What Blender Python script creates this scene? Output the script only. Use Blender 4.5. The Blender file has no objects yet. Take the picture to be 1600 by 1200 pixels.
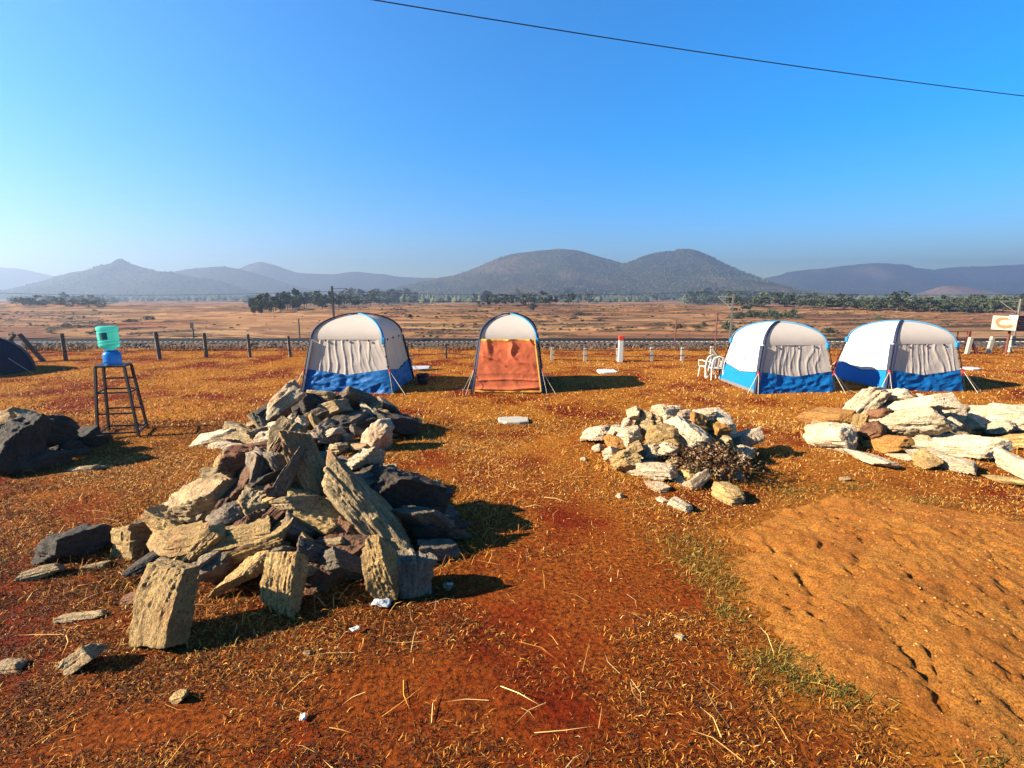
import bpy, math, random
import numpy as np
from mathutils import Vector, Matrix

R = math.radians
SC = bpy.context.scene
COL = SC.collection
rng = np.random.default_rng(7)
random.seed(7)

# ------------------------------------------------------------------ camera
FPX = 760.0                       # focal length in pixels of a 1600 px wide picture
PITCH = math.atan(140.0 / FPX)    # camera looks this much below the horizon
CAMH = 2.5
cam_d = bpy.data.cameras.new('camera')
cam_d.sensor_width = 36.0
cam_d.lens = FPX / 1600.0 * 36.0
cam_d.clip_start = 0.05
cam_d.clip_end = 20000
cam = bpy.data.objects.new('camera', cam_d)
cam.location = (0, 0, CAMH)
cam.rotation_euler = (R(90) - PITCH, 0, 0)
COL.objects.link(cam)
SC.camera = cam

# ------------------------------------------------------------------ sky, sun, exposure
SUN_EL, SUN_AZ = 28.0, -102.0      # azimuth from +Y, negative = to the left
world = bpy.data.worlds.new('World')
SC.world = world
world.use_nodes = True
wn = world.node_tree
bg = wn.nodes['Background']
sky = wn.nodes.new('ShaderNodeTexSky')
sky.sky_type = 'NISHITA'
sky.sun_disc = False
sky.sun_elevation = R(SUN_EL)
sky.sun_rotation = R(SUN_AZ)
sky.air_density = 1.05
sky.dust_density = 0.2
sky.ozone_density = 4.0
# a deep clear-air blue: the whole sky a little less red and more blue
sep = wn.nodes.new('ShaderNodeSeparateColor'); cmb = wn.nodes.new('ShaderNodeCombineColor')
wn.links.new(sky.outputs[0], sep.inputs[0])
mr_ = wn.nodes.new('ShaderNodeMath'); mr_.operation = 'MULTIPLY_ADD'; mr_.inputs[1].default_value = .95
mb_ = wn.nodes.new('ShaderNodeMath'); mb_.operation = 'MULTIPLY'; mb_.inputs[1].default_value = -.31
mx_ = wn.nodes.new('ShaderNodeMath'); mx_.operation = 'MAXIMUM'; mx_.inputs[1].default_value = 0
mq_ = wn.nodes.new('ShaderNodeMath'); mq_.operation = 'MULTIPLY_ADD'; mq_.inputs[1].default_value = 1.42
mo_ = wn.nodes.new('ShaderNodeMath'); mo_.operation = 'MULTIPLY'; mo_.inputs[1].default_value = -.84
wn.links.new(sep.outputs[0], mo_.inputs[0]); wn.links.new(mo_.outputs[0], mq_.inputs[2])
wn.links.new(sep.outputs[2], mb_.inputs[0]); wn.links.new(sep.outputs[0], mr_.inputs[0]); wn.links.new(mb_.outputs[0], mr_.inputs[2])
wn.links.new(mr_.outputs[0], mx_.inputs[0]); wn.links.new(mx_.outputs[0], cmb.inputs[0])
mg_ = wn.nodes.new('ShaderNodeMath'); mg_.operation = 'MULTIPLY'; mg_.inputs[1].default_value = .71
wn.links.new(sep.outputs[1], mg_.inputs[0]); wn.links.new(mg_.outputs[0], cmb.inputs[1]); wn.links.new(sep.outputs[2], mq_.inputs[0]); wn.links.new(mq_.outputs[0], cmb.inputs[2])
wn.links.new(cmb.outputs[0], bg.inputs[0])
bg.inputs[1].default_value = 0.05

sd = bpy.data.lights.new('sun', 'SUN')
sd.energy = 5.0
sd.angle = R(0.5)
sd.color = (1.0, 0.90, 0.74)
sun = bpy.data.objects.new('sun', sd)
az, el = R(SUN_AZ), R(SUN_EL)
to_sun = Vector((math.sin(az) * math.cos(el), math.cos(az) * math.cos(el), math.sin(el)))
sun.rotation_euler = to_sun.to_track_quat('Z', 'Y').to_euler()
COL.objects.link(sun)

vs = SC.view_settings
vs.view_transform = 'Standard'
vs.look = 'None'
vs.exposure = 2.2
vs.gamma = 1.0
vs.use_curve_mapping = False
SC.cycles.volume_bounces = 0
SC.cycles.max_bounces = 6
SC.cycles.diffuse_bounces = 1
SC.cycles.use_denoising = True

# ------------------------------------------------------------------ geometry of the view (only to work out where things stand)
CP, SP = math.cos(PITCH), math.sin(PITCH)

def ray(px, py):
    a, b = (px - 800) / FPX, (600 - py) / FPX
    return Vector((a, CP + SP * b, -SP + CP * b))

def ground(px, py, z=0.0):
    d = ray(px, py)
    t = (z - CAMH) / d.z
    return Vector((d.x * t, d.y * t, z))

def at(px, py, Y):
    d = ray(px, py)
    t = Y / d.y
    return Vector((d.x * t, Y, CAMH + d.z * t))

def depth_of(p):
    return p[1] * CP - (p[2] - CAMH) * SP

# ------------------------------------------------------------------ numpy noise
def _h(ix, iy, iz, seed):
    n = (ix.astype(np.int64) * 374761393 + iy.astype(np.int64) * 668265263 + iz.astype(np.int64) * 2147483647 + seed * 1274126177) & 0xFFFFFFFF
    n = ((n ^ (n >> 13)) * 1274126177) & 0xFFFFFFFF
    n = ((n ^ (n >> 16)) * 2246822519) & 0xFFFFFFFF
    return ((n ^ (n >> 15)) & 0xFFFFFF) / float(0xFFFFFF)

def n2(x, y, seed=0):
    x = np.asarray(x, float); y = np.asarray(y, float)
    ix, iy = np.floor(x), np.floor(y)
    fx, fy = x - ix, y - iy
    fx = fx * fx * (3 - 2 * fx); fy = fy * fy * (3 - 2 * fy)
    z = np.zeros_like(ix)
    a, b = _h(ix, iy, z, seed), _h(ix + 1, iy, z, seed)
    c, d = _h(ix, iy + 1, z, seed), _h(ix + 1, iy + 1, z, seed)
    return (a + (b - a) * fx) * (1 - fy) + (c + (d - c) * fx) * fy

def n3(x, y, z, seed=0):
    ix, iy, iz = np.floor(x), np.floor(y), np.floor(z)
    f = []
    for v, i in ((x, ix), (y, iy), (z, iz)):
        t = v - i; f.append(t * t * (3 - 2 * t))
    r = 0
    for dx in (0, 1):
        wx = f[0] if dx else 1 - f[0]
        for dy in (0, 1):
            wy = f[1] if dy else 1 - f[1]
            for dz in (0, 1):
                wz = f[2] if dz else 1 - f[2]
                r = r + wx * wy * wz * _h(ix + dx, iy + dy, iz + dz, seed)
    return r

def fbm(x, y, o=4, seed=0):
    s, a, t = 0, 1, 0
    for k in range(o):
        s = s + a * n2(np.asarray(x) * 2 ** k + 17.3 * k, np.asarray(y) * 2 ** k - 9.1 * k, seed + k); t += a; a *= .5
    return s / t

def fbm3(p, o=3, seed=0):
    s, a, t = 0, 1, 0
    for k in range(o):
        f = 2 ** k
        s = s + a * n3(p[:, 0] * f + 7.7 * k, p[:, 1] * f - 3.1 * k, p[:, 2] * f + 1.9 * k, seed + k); t += a; a *= .5
    return s / t

def sstep(a, b, x):
    t = np.clip((np.asarray(x, float) - a) / (b - a), 0, 1)
    return t * t * (3 - 2 * t)

# ------------------------------------------------------------------ object helpers
def tag(o, label=None, cat=None, group=None, kind=None):
    if label: o['label'] = label
    if cat: o['category'] = cat
    if group: o['group'] = group
    if kind: o['kind'] = kind
    return o

def link(name, me, mats, parent=None):
    o = bpy.data.objects.new(name, me)
    for m in (mats if isinstance(mats, (list, tuple)) else [mats]):
        if m: me.materials.append(m)
    COL.objects.link(o)
    if parent: o.parent = parent
    return o

def thing(name, label, cat, loc=(0, 0, 0), rz=0.0, group=None):
    o = bpy.data.objects.new(name, None)
    o.empty_display_size = .1
    o.location = loc; o.rotation_euler = (0, 0, rz)
    COL.objects.link(o)
    return tag(o, label, cat, group)

def np_mesh(name, V, F, smooth=True):
    """V (n,3); F list of arrays of equal-size polygons"""
    if not isinstance(F, (list, tuple)): F = [F]
    me = bpy.data.meshes.new(name)
    V = np.ascontiguousarray(V, np.float32)
    me.vertices.add(len(V)); me.vertices.foreach_set('co', V.ravel())
    F = [np.asarray(f, np.int32) for f in F if len(f)]
    loops = np.concatenate([f.ravel() for f in F])
    tot = np.concatenate([np.full(len(f), f.shape[1], np.int32) for f in F])
    st = np.concatenate([[0], np.cumsum(tot)[:-1]]).astype(np.int32)
    me.loops.add(len(loops)); me.loops.foreach_set('vertex_index', loops)
    me.polygons.add(len(tot)); me.polygons.foreach_set('loop_start', st)
    me.polygons.foreach_set('use_smooth', np.full(len(tot), smooth))
    me.update(calc_edges=True)
    return me

def attr(me, name, vals):
    a = me.attributes.new(name, 'FLOAT', 'POINT')
    a.data.foreach_set('value', np.ascontiguousarray(vals, np.float32))

def grid_faces(nr, nc):
    i = np.arange(nr - 1)[:, None] * nc + np.arange(nc - 1)[None, :]
    return np.stack([i, i + 1, i + nc + 1, i + nc], -1).reshape(-1, 4)

class MB:
    def __init__(s): s.v = []; s.f = []
    def add(s, vs, fs):
        n = len(s.v); s.v += [tuple(v) for v in vs]; s.f += [tuple(i + n for i in f) for f in fs]
    def box(s, c, d, M=None):
        x, y, z = d[0] / 2, d[1] / 2, d[2] / 2
        vs = [Vector((a * x, b * y, e * z)) for e in (-1, 1) for b in (-1, 1) for a in (-1, 1)]
        if M is not None: vs = [M @ v for v in vs]
        vs = [v + Vector(c) for v in vs]
        s.add(vs, [(0, 2, 3, 1), (4, 5, 7, 6), (0, 1, 5, 4), (2, 6, 7, 3), (0, 4, 6, 2), (1, 3, 7, 5)])
        return s
    def bar(s, a, b, w, h=None, n=4):
        return s.tube([a, b], [w / 2 * (1.414 if n == 4 else 1)] * 2, n)
    def tube(s, pts, rad, n=8, cap=True):
        pts = [Vector(p) for p in pts]
        if not isinstance(rad, (list, tuple)): rad = [rad] * len(pts)
        rings = []; up = None
        for i, p in enumerate(pts):
            t = (pts[min(i + 1, len(pts) - 1)] - pts[max(i - 1, 0)]).normalized()
            if up is None:
                up = Vector((0, 0, 1)) if abs(t.z) < .9 else Vector((0, 1, 0))
            u = t.cross(up).normalized(); w = u.cross(t).normalized(); up = w
            o = math.pi / n
            rings.append([p + (u * math.cos(2 * math.pi * k / n + o) + w * math.sin(2 * math.pi * k / n + o)) * rad[i] for k in range(n)])
        vs = [v for r in rings for v in r]; fs = []
        for i in range(len(rings) - 1):
            for k in range(n):
                a, b = i * n + k, i * n + (k + 1) % n
                fs.append((a, b, b + n, a + n))
        if cap:
            fs.append(tuple(range(n - 1, -1, -1))); fs.append(tuple((len(rings) - 1) * n + k for k in range(n)))
        s.add(vs, fs); return s
    def lathe(s, prof, n=32, c=(0, 0, 0)):
        vs = [(c[0] + r * math.cos(2 * math.pi * k / n), c[1] + r * math.sin(2 * math.pi * k / n), c[2] + z) for r, z in prof for k in range(n)]
        fs = [(i * n + k, i * n + (k + 1) % n, (i + 1) * n + (k + 1) % n, (i + 1) * n + k) for i in range(len(prof) - 1) for k in range(n)]
        s.add(vs, fs); return s
    def build(s, name, mat, parent=None, smooth=False, bevel=0):
        me = bpy.data.meshes.new(name)
        me.from_pydata(s.v, [], s.f); me.update()
        if smooth:
            me.polygons.foreach_set('use_smooth', [True] * len(me.polygons))
            me.set_sharp_from_angle(angle=R(40))
        o = link(name, me, mat, parent)
        if bevel:
            b = o.modifiers.new('bevel', 'BEVEL'); b.width = bevel; b.segments = 2; b.limit_method = 'ANGLE'
        return o

# ------------------------------------------------------------------ materials
def new_mat(name):
    m = bpy.data.materials.new(name); m.use_nodes = True
    nt = m.node_tree
    b = nt.nodes['Principled BSDF']
    b.inputs['Specular IOR Level'].default_value = .25
    return m, nt, b

def node(nt, t, **kw):
    n = nt.nodes.new(t)
    for k, v in kw.items():
        if k in n.inputs: n.inputs[k].default_value = v
        else: setattr(n, k, v)
    return n

def ramp(nt, fac, stops):
    r = nt.nodes.new('ShaderNodeValToRGB')
    e = r.color_ramp.elements
    while len(e) < len(stops): e.new(.5)
    for el_, (p, c) in zip(e, stops):
        el_.position = p; el_.color = (*c, 1) if len(c) == 3 else c
    nt.links.new(fac, r.inputs[0])
    return r.outputs[0]

def mixc(nt, fac, a, b, mode='MIX'):
    m = nt.nodes.new('ShaderNodeMix'); m.data_type = 'RGBA'; m.blend_type = mode
    for s, v in ((m.inputs[0], fac), (m.inputs[6], a), (m.inputs[7], b)):
        if hasattr(v, 'links') or hasattr(v, 'is_linked'): nt.links.new(v, s)
        else: s.default_value = (*v, 1) if isinstance(v, tuple) else v
    return m.outputs[2]

def noise(nt, vec, scale, detail=4, rough=.55):
    n = node(nt, 'ShaderNodeTexNoise', Scale=scale, Detail=detail, Roughness=rough)
    if vec is not None: nt.links.new(vec, n.inputs['Vector'])
    return n.outputs['Fac']

def coords(nt, which='Object', scale=None):
    t = nt.nodes.new('ShaderNodeTexCoord').outputs[which]
    if which == 'Position' : pass
    if scale:
        m = nt.nodes.new('ShaderNodeMapping'); m.inputs['Scale'].default_value = scale
        nt.links.new(t, m.inputs[0]); t = m.outputs[0]
    return t

def bump(nt, b, h, strength=.5, dist=.02):
    n = node(nt, 'ShaderNodeBump', Strength=strength, Distance=dist)
    nt.links.new(h, n.inputs['Height'])
    nt.links.new(n.outputs[0], b.inputs['Normal'])

def simple(name, col, rough=.6, metal=0, var=.12, scale=20):
    m, nt, b = new_mat(name)
    c = noise(nt, coords(nt), scale)
    nt.links.new(mixc(nt, c, tuple(x * (1 - var) for x in col), tuple(min(1, x * (1 + var)) for x in col)), b.inputs['Base Color'])
    b.inputs['Roughness'].default_value = rough; b.inputs['Metallic'].default_value = metal
    return m

def cloth(name, col, trans=.3, rough=.8, wr=.3, wscale=9):
    m, nt, b = new_mat(name)
    o = coords(nt)
    c = mixc(nt, noise(nt, o, 3), tuple(x * .88 for x in col), tuple(min(1, x * 1.08) for x in col))
    nt.links.new(c, b.inputs['Base Color']); b.inputs['Roughness'].default_value = rough
    bump(nt, b, noise(nt, o, wscale, 3), wr, .02)
    if trans:
        t = nt.nodes.new('ShaderNodeBsdfTranslucent'); nt.links.new(c, t.inputs[0])
        mx = nt.nodes.new('ShaderNodeMixShader'); mx.inputs[0].default_value = trans
        nt.links.new(b.outputs[0], mx.inputs[1]); nt.links.new(t.outputs[0], mx.inputs[2])
        nt.links.new(mx.outputs[0], nt.nodes['Material Output'].inputs[0])
    return m

def rock_mat(name, base, alt, rust, rustamt=.5):
    m, nt, b = new_mat(name)
    o = coords(nt)
    oi = nt.nodes.new('ShaderNodeObjectInfo')
    add = nt.nodes.new('ShaderNodeVectorMath'); add.operation = 'ADD'
    sc_ = nt.nodes.new('ShaderNodeVectorMath'); sc_.operation = 'SCALE'; sc_.inputs['Scale'].default_value = 40
    cx = nt.nodes.new('ShaderNodeCombineXYZ')
    for k in range(3): nt.links.new(oi.outputs['Random'], cx.inputs[k])
    nt.links.new(cx.outputs[0], sc_.inputs[0]); nt.links.new(o, add.inputs[0]); nt.links.new(sc_.outputs[0], add.inputs[1])
    v = add.outputs[0]
    mp = nt.nodes.new('ShaderNodeMapping'); mp.inputs['Scale'].default_value = (1.2, 1.6, 9)
    nt.links.new(v, mp.inputs[0]); st = mp.outputs[0]
    n1 = noise(nt, v, 3.5, 5, .65); ns = noise(nt, st, 4, 5, .7); nf = noise(nt, v, 38, 4, .7)
    c = mixc(nt, ramp(nt, n1, [(.38, (0, 0, 0)), (.62, (1, 1, 1))]), base, alt)
    c = mixc(nt, ramp(nt, ns, [(.40, (.55, .55, .55)), (.58, (0, 0, 0))]), c, tuple(x * .42 for x in alt))
    rm = ramp(nt, noise(nt, v, 2.2, 4, .6), [(.56, (0, 0, 0)), (.68, (rustamt,) * 3)])
    c = mixc(nt, rm, c, rust)
    c = mixc(nt, ramp(nt, nf, [(.36, (.8, .8, .8)), (.5, (0, 0, 0))]), c, tuple(x * .25 for x in base))
    ck = nt.nodes.new('ShaderNodeTexVoronoi'); ck.feature = 'DISTANCE_TO_EDGE'; ck.inputs['Scale'].default_value = 5
    cw = nt.nodes.new('ShaderNodeTexNoise'); cw.inputs['Scale'].default_value = 6; nt.links.new(st, cw.inputs['Vector'])
    cv = nt.nodes.new('ShaderNodeVectorMath'); cv.operation = 'ADD'; nt.links.new(st, cv.inputs[0]); nt.links.new(cw.outputs['Color'], cv.inputs[1])
    nt.links.new(cv.outputs[0], ck.inputs['Vector'])
    crack = ramp(nt, ck.outputs['Distance'], [(.0, (1, 1, 1)), (.022, (0, 0, 0))])
    c = mixc(nt, crack, c, tuple(x * .12 for x in base))
    br = nt.nodes.new('ShaderNodeMath'); br.operation = 'MULTIPLY_ADD'; br.inputs[1].default_value = .4; br.inputs[2].default_value = .8
    nt.links.new(oi.outputs['Random'], br.inputs[0])
    hv = nt.nodes.new('ShaderNodeHueSaturation'); nt.links.new(br.outputs[0], hv.inputs['Value']); nt.links.new(c, hv.inputs['Color'])
    nt.links.new(hv.outputs[0], b.inputs['Base Color'])
    b.inputs['Roughness'].default_value = .85
    h = nt.nodes.new('ShaderNodeMath'); h.operation = 'MULTIPLY_ADD'; h.inputs[1].default_value = .6
    nt.links.new(ns, h.inputs[0]); nt.links.new(nf, h.inputs[2])
    bump(nt, b, h.outputs[0], 1.0, .035)
    return m

M = {}
M['rock_tan'] = rock_mat('rock_tan', (.58, .40, .19), (.40, .27, .13), (.44, .17, .05))
M['rock_gold'] = rock_mat('rock_gold', (.66, .42, .15), (.52, .31, .11), (.45, .16, .04))
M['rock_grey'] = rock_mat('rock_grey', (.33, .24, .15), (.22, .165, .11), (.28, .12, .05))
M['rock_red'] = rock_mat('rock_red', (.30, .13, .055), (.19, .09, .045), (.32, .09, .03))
M['rock_pale'] = rock_mat('rock_pale', (.84, .66, .42), (.72, .50, .29), (.56, .20, .06))
M['rock_orange'] = rock_mat('rock_orange', (.66, .30, .06), (.55, .24, .06), (.5, .16, .04))
M['rock_dark'] = rock_mat('rock_dark', (.10, .075, .05), (.06, .046, .034), (.10, .05, .025))  # stones seen from their unlit side: shade put into the colour
M['wood'] = simple('weathered_wood', (.16, .12, .085), .85, 0, .4, 12)
M['concrete'] = simple('concrete', (.40, .35, .27), .85, 0, .2, 14)
M['white_paint'] = simple('white_paint', (.60, .57, .51), .6)
M['red_paint'] = simple('red_paint', (.55, .05, .03), .6)
M['rust'] = simple('rusty_red_iron', (.17, .05, .035), .75, 0, .4, 18)
M['black_iron'] = simple('black_iron', (.012, .012, .014), .5)
M['steel'] = simple('weathered_steel', (.20, .18, .16), .6, .3, .2)
M['mast_light'] = simple('galvanised_mast', (.26, .22, .18), .6, .2, .2)
M['mast_dark'] = simple('dark_mast', (.05, .045, .045), .7)
M['wire'] = simple('wire', (.03, .028, .03), .6)
M['tent_white'] = cloth('white_tent_fabric', (.84, .80, .72), .12, .75, .12, 3)
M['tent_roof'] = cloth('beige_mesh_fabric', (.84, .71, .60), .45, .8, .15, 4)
M['curtain'] = cloth('grey_curtain_fabric', (.84, .71, .60), .5, .85, .3, 10)
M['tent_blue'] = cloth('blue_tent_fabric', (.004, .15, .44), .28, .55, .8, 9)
M['tent_sky'] = cloth('bright_blue_tent_fabric', (.004, .20, .62), .12, .6, .15, 5)
M['navy'] = cloth('navy_tent_fabric', (.018, .022, .055), 0, .7, .3, 20)
M['sky_sleeve'] = cloth('sky_blue_sleeve', (.02, .24, .46), .1, .6, .2, 20)
M['hem'] = cloth('grey_groundsheet', (.16, .16, .15), 0, .7, .3, 10)
M['orange_cloth'] = cloth('orange_red_cloth', (1.0, .23, .09), .5, .8, .35, 12)
M['yellow_trim'] = cloth('yellow_trim', (.80, .40, .05), .1)
M['rope'] = simple('pale_rope', (.66, .56, .42), .9)
M['red_tab'] = simple('red_tab', (.60, .03, .05), .6)
M['logo'] = simple('grey_print', (.22, .26, .28), .8)
M['navy_dark'] = cloth('dark_navy_fabric', (.010, .013, .035), 0, .75, .25, 9)
M['white_plastic'] = simple('white_plastic', (.62, .57, .48), .4)
M['pink_cloth'] = cloth('pinkish_cloth', (.68, .42, .38), .1)
M['black_rubber'] = simple('black_rubber', (.012, .012, .014), .5)
M['rag'] = cloth('pale_rag', (.42, .42, .43), 0, .9, .8, 30)
M['board_cream'] = simple('cream_board', (.48, .38, .25), .6)
M['board_orange'] = simple('orange_print', (.30, .13, .05), .6)
M['board_brown'] = simple('dark_brown_board', (.07, .018, .022), .6)
M['board_print'] = simple('pale_print', (.34, .22, .20), .6)

def plastic(name, col, alpha):
    m, nt, b = new_mat(name)
    b.inputs['Base Color'].default_value = (*col, 1)
    b.inputs['Roughness'].default_value = .22
    b.inputs['Specular IOR Level'].default_value = .5
    t = nt.nodes.new('ShaderNodeBsdfTranslucent'); t.inputs[0].default_value = (*col, 1)
    tr = nt.nodes.new('ShaderNodeBsdfTransparent'); tr.inputs[0].default_value = (*[min(1, .4 + c) for c in col], 1)
    m1 = nt.nodes.new('ShaderNodeMixShader'); m1.inputs[0].default_value = .45
    m2 = nt.nodes.new('ShaderNodeMixShader'); m2.inputs[0].default_value = alpha
    nt.links.new(b.outputs[0], m1.inputs[1]); nt.links.new(t.outputs[0], m1.inputs[2])
    nt.links.new(m1.outputs[0], m2.inputs[1]); nt.links.new(tr.outputs[0], m2.inputs[2])
    nt.links.new(m2.outputs[0], nt.nodes['Material Output'].inputs[0])
    return m
M['teal'] = plastic('teal_bottle_plastic', (.14, .72, .60), .32)
M['blue_plastic'] = plastic('blue_dispenser_plastic', (.02, .28, .72), .15)
M['label'] = simple('dark_teal_label', (.02, .16, .17), .5)

# ------------------------------------------------------------------ the ground
HEAP_PX = [(1105, 885), (1128, 838), (1195, 795), (1285, 762), (1420, 778), (1600, 806), (1760, 840), (1850, 980), (1800, 1150),
           (1640, 1230), (1500, 1195), (1395, 1115), (1300, 1078), (1195, 1035), (1150, 965)]
HEAP = np.array([ground(*p)[:2] for p in HEAP_PX])

def heap_sdf(x, y):
    """positive inside the heap's outline"""
    x = np.asarray(x, float); y = np.asarray(y, float)
    d = np.full(x.shape, 1e9); inside = np.zeros(x.shape, bool)
    n = len(HEAP)
    for i in range(n):
        ax, ay = HEAP[i]; bx, by = HEAP[(i + 1) % n]
        t = np.clip(((x - ax) * (bx - ax) + (y - ay) * (by - ay)) / ((bx - ax) ** 2 + (by - ay) ** 2), 0, 1)
        d = np.minimum(d, np.hypot(x - ax - t * (bx - ax), y - ay - t * (by - ay)))
        c = ((ay > y) != (by > y)) & (x < (bx - ax) * (y - ay) / (by - ay + 1e-12) + ax)
        inside ^= c
    return np.where(inside, d, -d)

def terrace(x, y):
    """stepped paddy fields on the plain: (height, field number)"""
    w = fbm(x * .005, y * .013, 4, 31) * 10 + fbm(x * .02, y * .06, 2, 35) * 1.5
    amp = sstep(85, 110, y) * (1 - sstep(420, 620, y))
    q = np.floor(w / .42)
    fr = w / .42 - q
    z = (q + sstep(.80, 1.0, fr)) * .42
    bund = sstep(.70, .84, fr) * (1 - sstep(.90, .99, fr)) * amp * sstep(.25, .45, fbm(x * .02, y * .02, 2, 39))
    return (z - 4.4) * amp + .35 * bund, q, bund

def gz(x, y):
    x = np.asarray(x, float); y = np.asarray(y, float)
    z = (fbm(x * .5, y * .5, 3, 3) - .5) * .07 * (1 - sstep(30, 60, y))
    z = z + (fbm(x * 2.2, y * 2.2, 2, 5) - .5) * .03 * (1 - sstep(14, 30, y))
    edge = 22.3 + (fbm(x * .12, x * 0 + 2.2, 2, 9) - .5) * 1.6
    z = z - 5.3 * sstep(edge, 62, y) * 1.0 - .35 * sstep(edge, edge + 3, y)
    t, _, _ = terrace(x, y)
    z = z + t - 2.2 * sstep(90, 420, y)
    return z

def hit(px, py, lo=20.0, hi=3000.0):
    """first point of the ground along the line of sight"""
    d = ray(px, py)
    ts = np.geomspace(lo, hi, 900)
    zz = CAMH + d.z * ts
    g = gz(d.x * ts, d.y * ts)
    k = np.argmax(zz < g) if (zz < g).any() else len(ts) - 1
    t = ts[k]
    return Vector((d.x * t, d.y * t, float(gz(d.x * t, d.y * t))))

def build_ground():
    ys = [-6.0]
    while ys[-1] < 2600:
        y = ys[-1]
        ys.append(y + (.25 if y < 1.2 else .03 + .0105 * y if y < 75 else .6 + .0065 * (y - 60)))
    ys = np.array(ys)
    nc = 420
    s = np.linspace(-1, 1, nc); s = .55 * s + .45 * s ** 3
    X = s[None, :] * (12 + 1.6 * np.maximum(ys, 0))[:, None]
    Y = np.repeat(ys[:, None], nc, 1)
    Z = gz(X, Y)
    V = np.stack([X, Y, Z], -1).reshape(-1, 3)
    me = np_mesh('ground', V, grid_faces(len(ys), nc))
    _, q, bund = terrace(X, Y)
    attr(me, 'bund', bund.ravel())
    fld = _h(q, np.floor(fbm(X * .009, Y * .012, 2, 51) * 14), q * 0, 77)
    attr(me, 'field', fld.ravel())
    attr(me, 'far', (sstep(24, 30, Y)).ravel())
    sd_ = np.full(X.shape, -9.0); nb = (Y > 1) & (Y < 9) & (X > -1) & (X < 12); sd_[nb] = heap_sdf(X[nb], Y[nb])
    attr(me, 'sandy', sstep(-.55, .15, sd_ + (fbm(X * 2.5, Y * 2.5, 4, 61) - .5) * .9).ravel())
    return me

def ground_mat():
    m, nt, b = new_mat('dry_ground')
    p = nt.nodes.new('ShaderNodeNewGeometry').outputs['Position']
    fa = nt.nodes.new('ShaderNodeAttribute'); fa.attribute_name = 'far'
    fi = nt.nodes.new('ShaderNodeAttribute'); fi.attribute_name = 'field'
    big = noise(nt, p, .55, 5, .6); mid = noise(nt, p, 3.5, 5, .65); fine = noise(nt, p, 30, 5, .7)
    straw = mixc(nt, ramp(nt, fine, [(.36, (0, 0, 0)), (.6, (1, 1, 1))]), (.06, .016, .0025), (.58, .21, .022))
    soil = mixc(nt, ramp(nt, fine, [(.35, (0, 0, 0)), (.65, (1, 1, 1))]), (.045, .006, .0012), (.27, .028, .003))
    near = mixc(nt, ramp(nt, big, [(.46, (0, 0, 0)), (.60, (1, 1, 1))]), straw, soil)
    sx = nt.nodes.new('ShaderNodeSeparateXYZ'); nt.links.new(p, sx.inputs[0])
    soil_vignette = nt.nodes.new('ShaderNodeMapRange'); soil_vignette.inputs[1].default_value = 3.6; soil_vignette.inputs[2].default_value = 9; soil_vignette.inputs[3].default_value = .75; soil_vignette.inputs[4].default_value = 0  # red soil near the viewer, also painting a vignette into the ground
    nt.links.new(sx.outputs[1], soil_vignette.inputs[0])
    near = mixc(nt, soil_vignette.outputs[0], near, soil)
    near = mixc(nt, ramp(nt, mid, [(.58, (0, 0, 0)), (.72, (.8, .8, .8))]), near, (.30, .034, .004))
    sy = nt.nodes.new('ShaderNodeAttribute'); sy.attribute_name = 'sandy'
    near = mixc(nt, sy.outputs['Fac'], near, mixc(nt, ramp(nt, fine, [(.36, (0, 0, 0)), (.6, (1, 1, 1))]), (.16, .048, .006), (.46, .155, .018)))
    fld = ramp(nt, fi.outputs['Fac'], [(0, (.25, .105, .042)), (.25, (.40, .20, .072)), (.5, (.19, .075, .036)), (.75, (.44, .24, .10)), (1, (.30, .095, .042))])
    fst = nt.nodes.new('ShaderNodeMapping'); fst.inputs['Scale'].default_value = (.05, .35, .35); nt.links.new(p, fst.inputs[0])
    fn = noise(nt, fst.outputs[0], 1.0, 6, .7)
    fld = mixc(nt, ramp(nt, fn, [(.40, (.9, .9, .9)), (.53, (0, 0, 0))]), fld, (.075, .042, .02))
    fn2 = noise(nt, p, .02, 5, .6)
    fld = mixc(nt, ramp(nt, fn2, [(.5, (0, 0, 0)), (.66, (.6, .6, .6))]), fld, (.46, .24, .11))
    bu = nt.nodes.new('ShaderNodeAttribute'); bu.attribute_name = 'bund'
    fld = mixc(nt, bu.outputs['Fac'], fld, (.045, .030, .018))
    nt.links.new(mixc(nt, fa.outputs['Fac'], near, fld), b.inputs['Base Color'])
    b.inputs['Roughness'].default_value = .95; b.inputs['Specular IOR Level'].default_value = .05
    bump(nt, b, noise(nt, p, 22, 6, .75), 1.0, .05)
    return m
M['ground'] = ground_mat()
tag(link('ground', build_ground(), M['ground']), kind='structure')

# ------------------------------------------------------------------ hills
def hill_mat(name, a, b_, c, s=.02):
    m, nt, b = new_mat(name)
    p = nt.nodes.new('ShaderNodeNewGeometry').outputs['Position']
    n1 = noise(nt, p, s * .35, 6, .65); nf = noise(nt, p, s * 4, 6, .75)
    col = mixc(nt, ramp(nt, n1, [(.42, (0, 0, 0)), (.6, (1, 1, 1))]), a, b_)
    col = mixc(nt, ramp(nt, nf, [(.44, (1, 1, 1)), (.58, (0, 0, 0))]), col, c)
    col = mixc(nt, ramp(nt, noise(nt, p, s * .22, 4, .5), [(.55, (0, 0, 0)), (.66, (.55, .55, .55))]), col, tuple(min(1, x * 1.5) for x in b_))
    nt.links.new(col, b.inputs['Base Color']); b.inputs['Roughness'].default_value = 1
    b.inputs['Specular IOR Level'].default_value = 0
    bump(nt, b, nf, 1.0, 14)
    return m
M['hill'] = hill_mat('hill_scrubland', (.085, .075, .04), (.15, .10, .055), (.05, .052, .028))
M['hill_tan'] = hill_mat('bare_hill', (.30, .17, .09), (.34, .20, .10), (.22, .13, .06))
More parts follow.
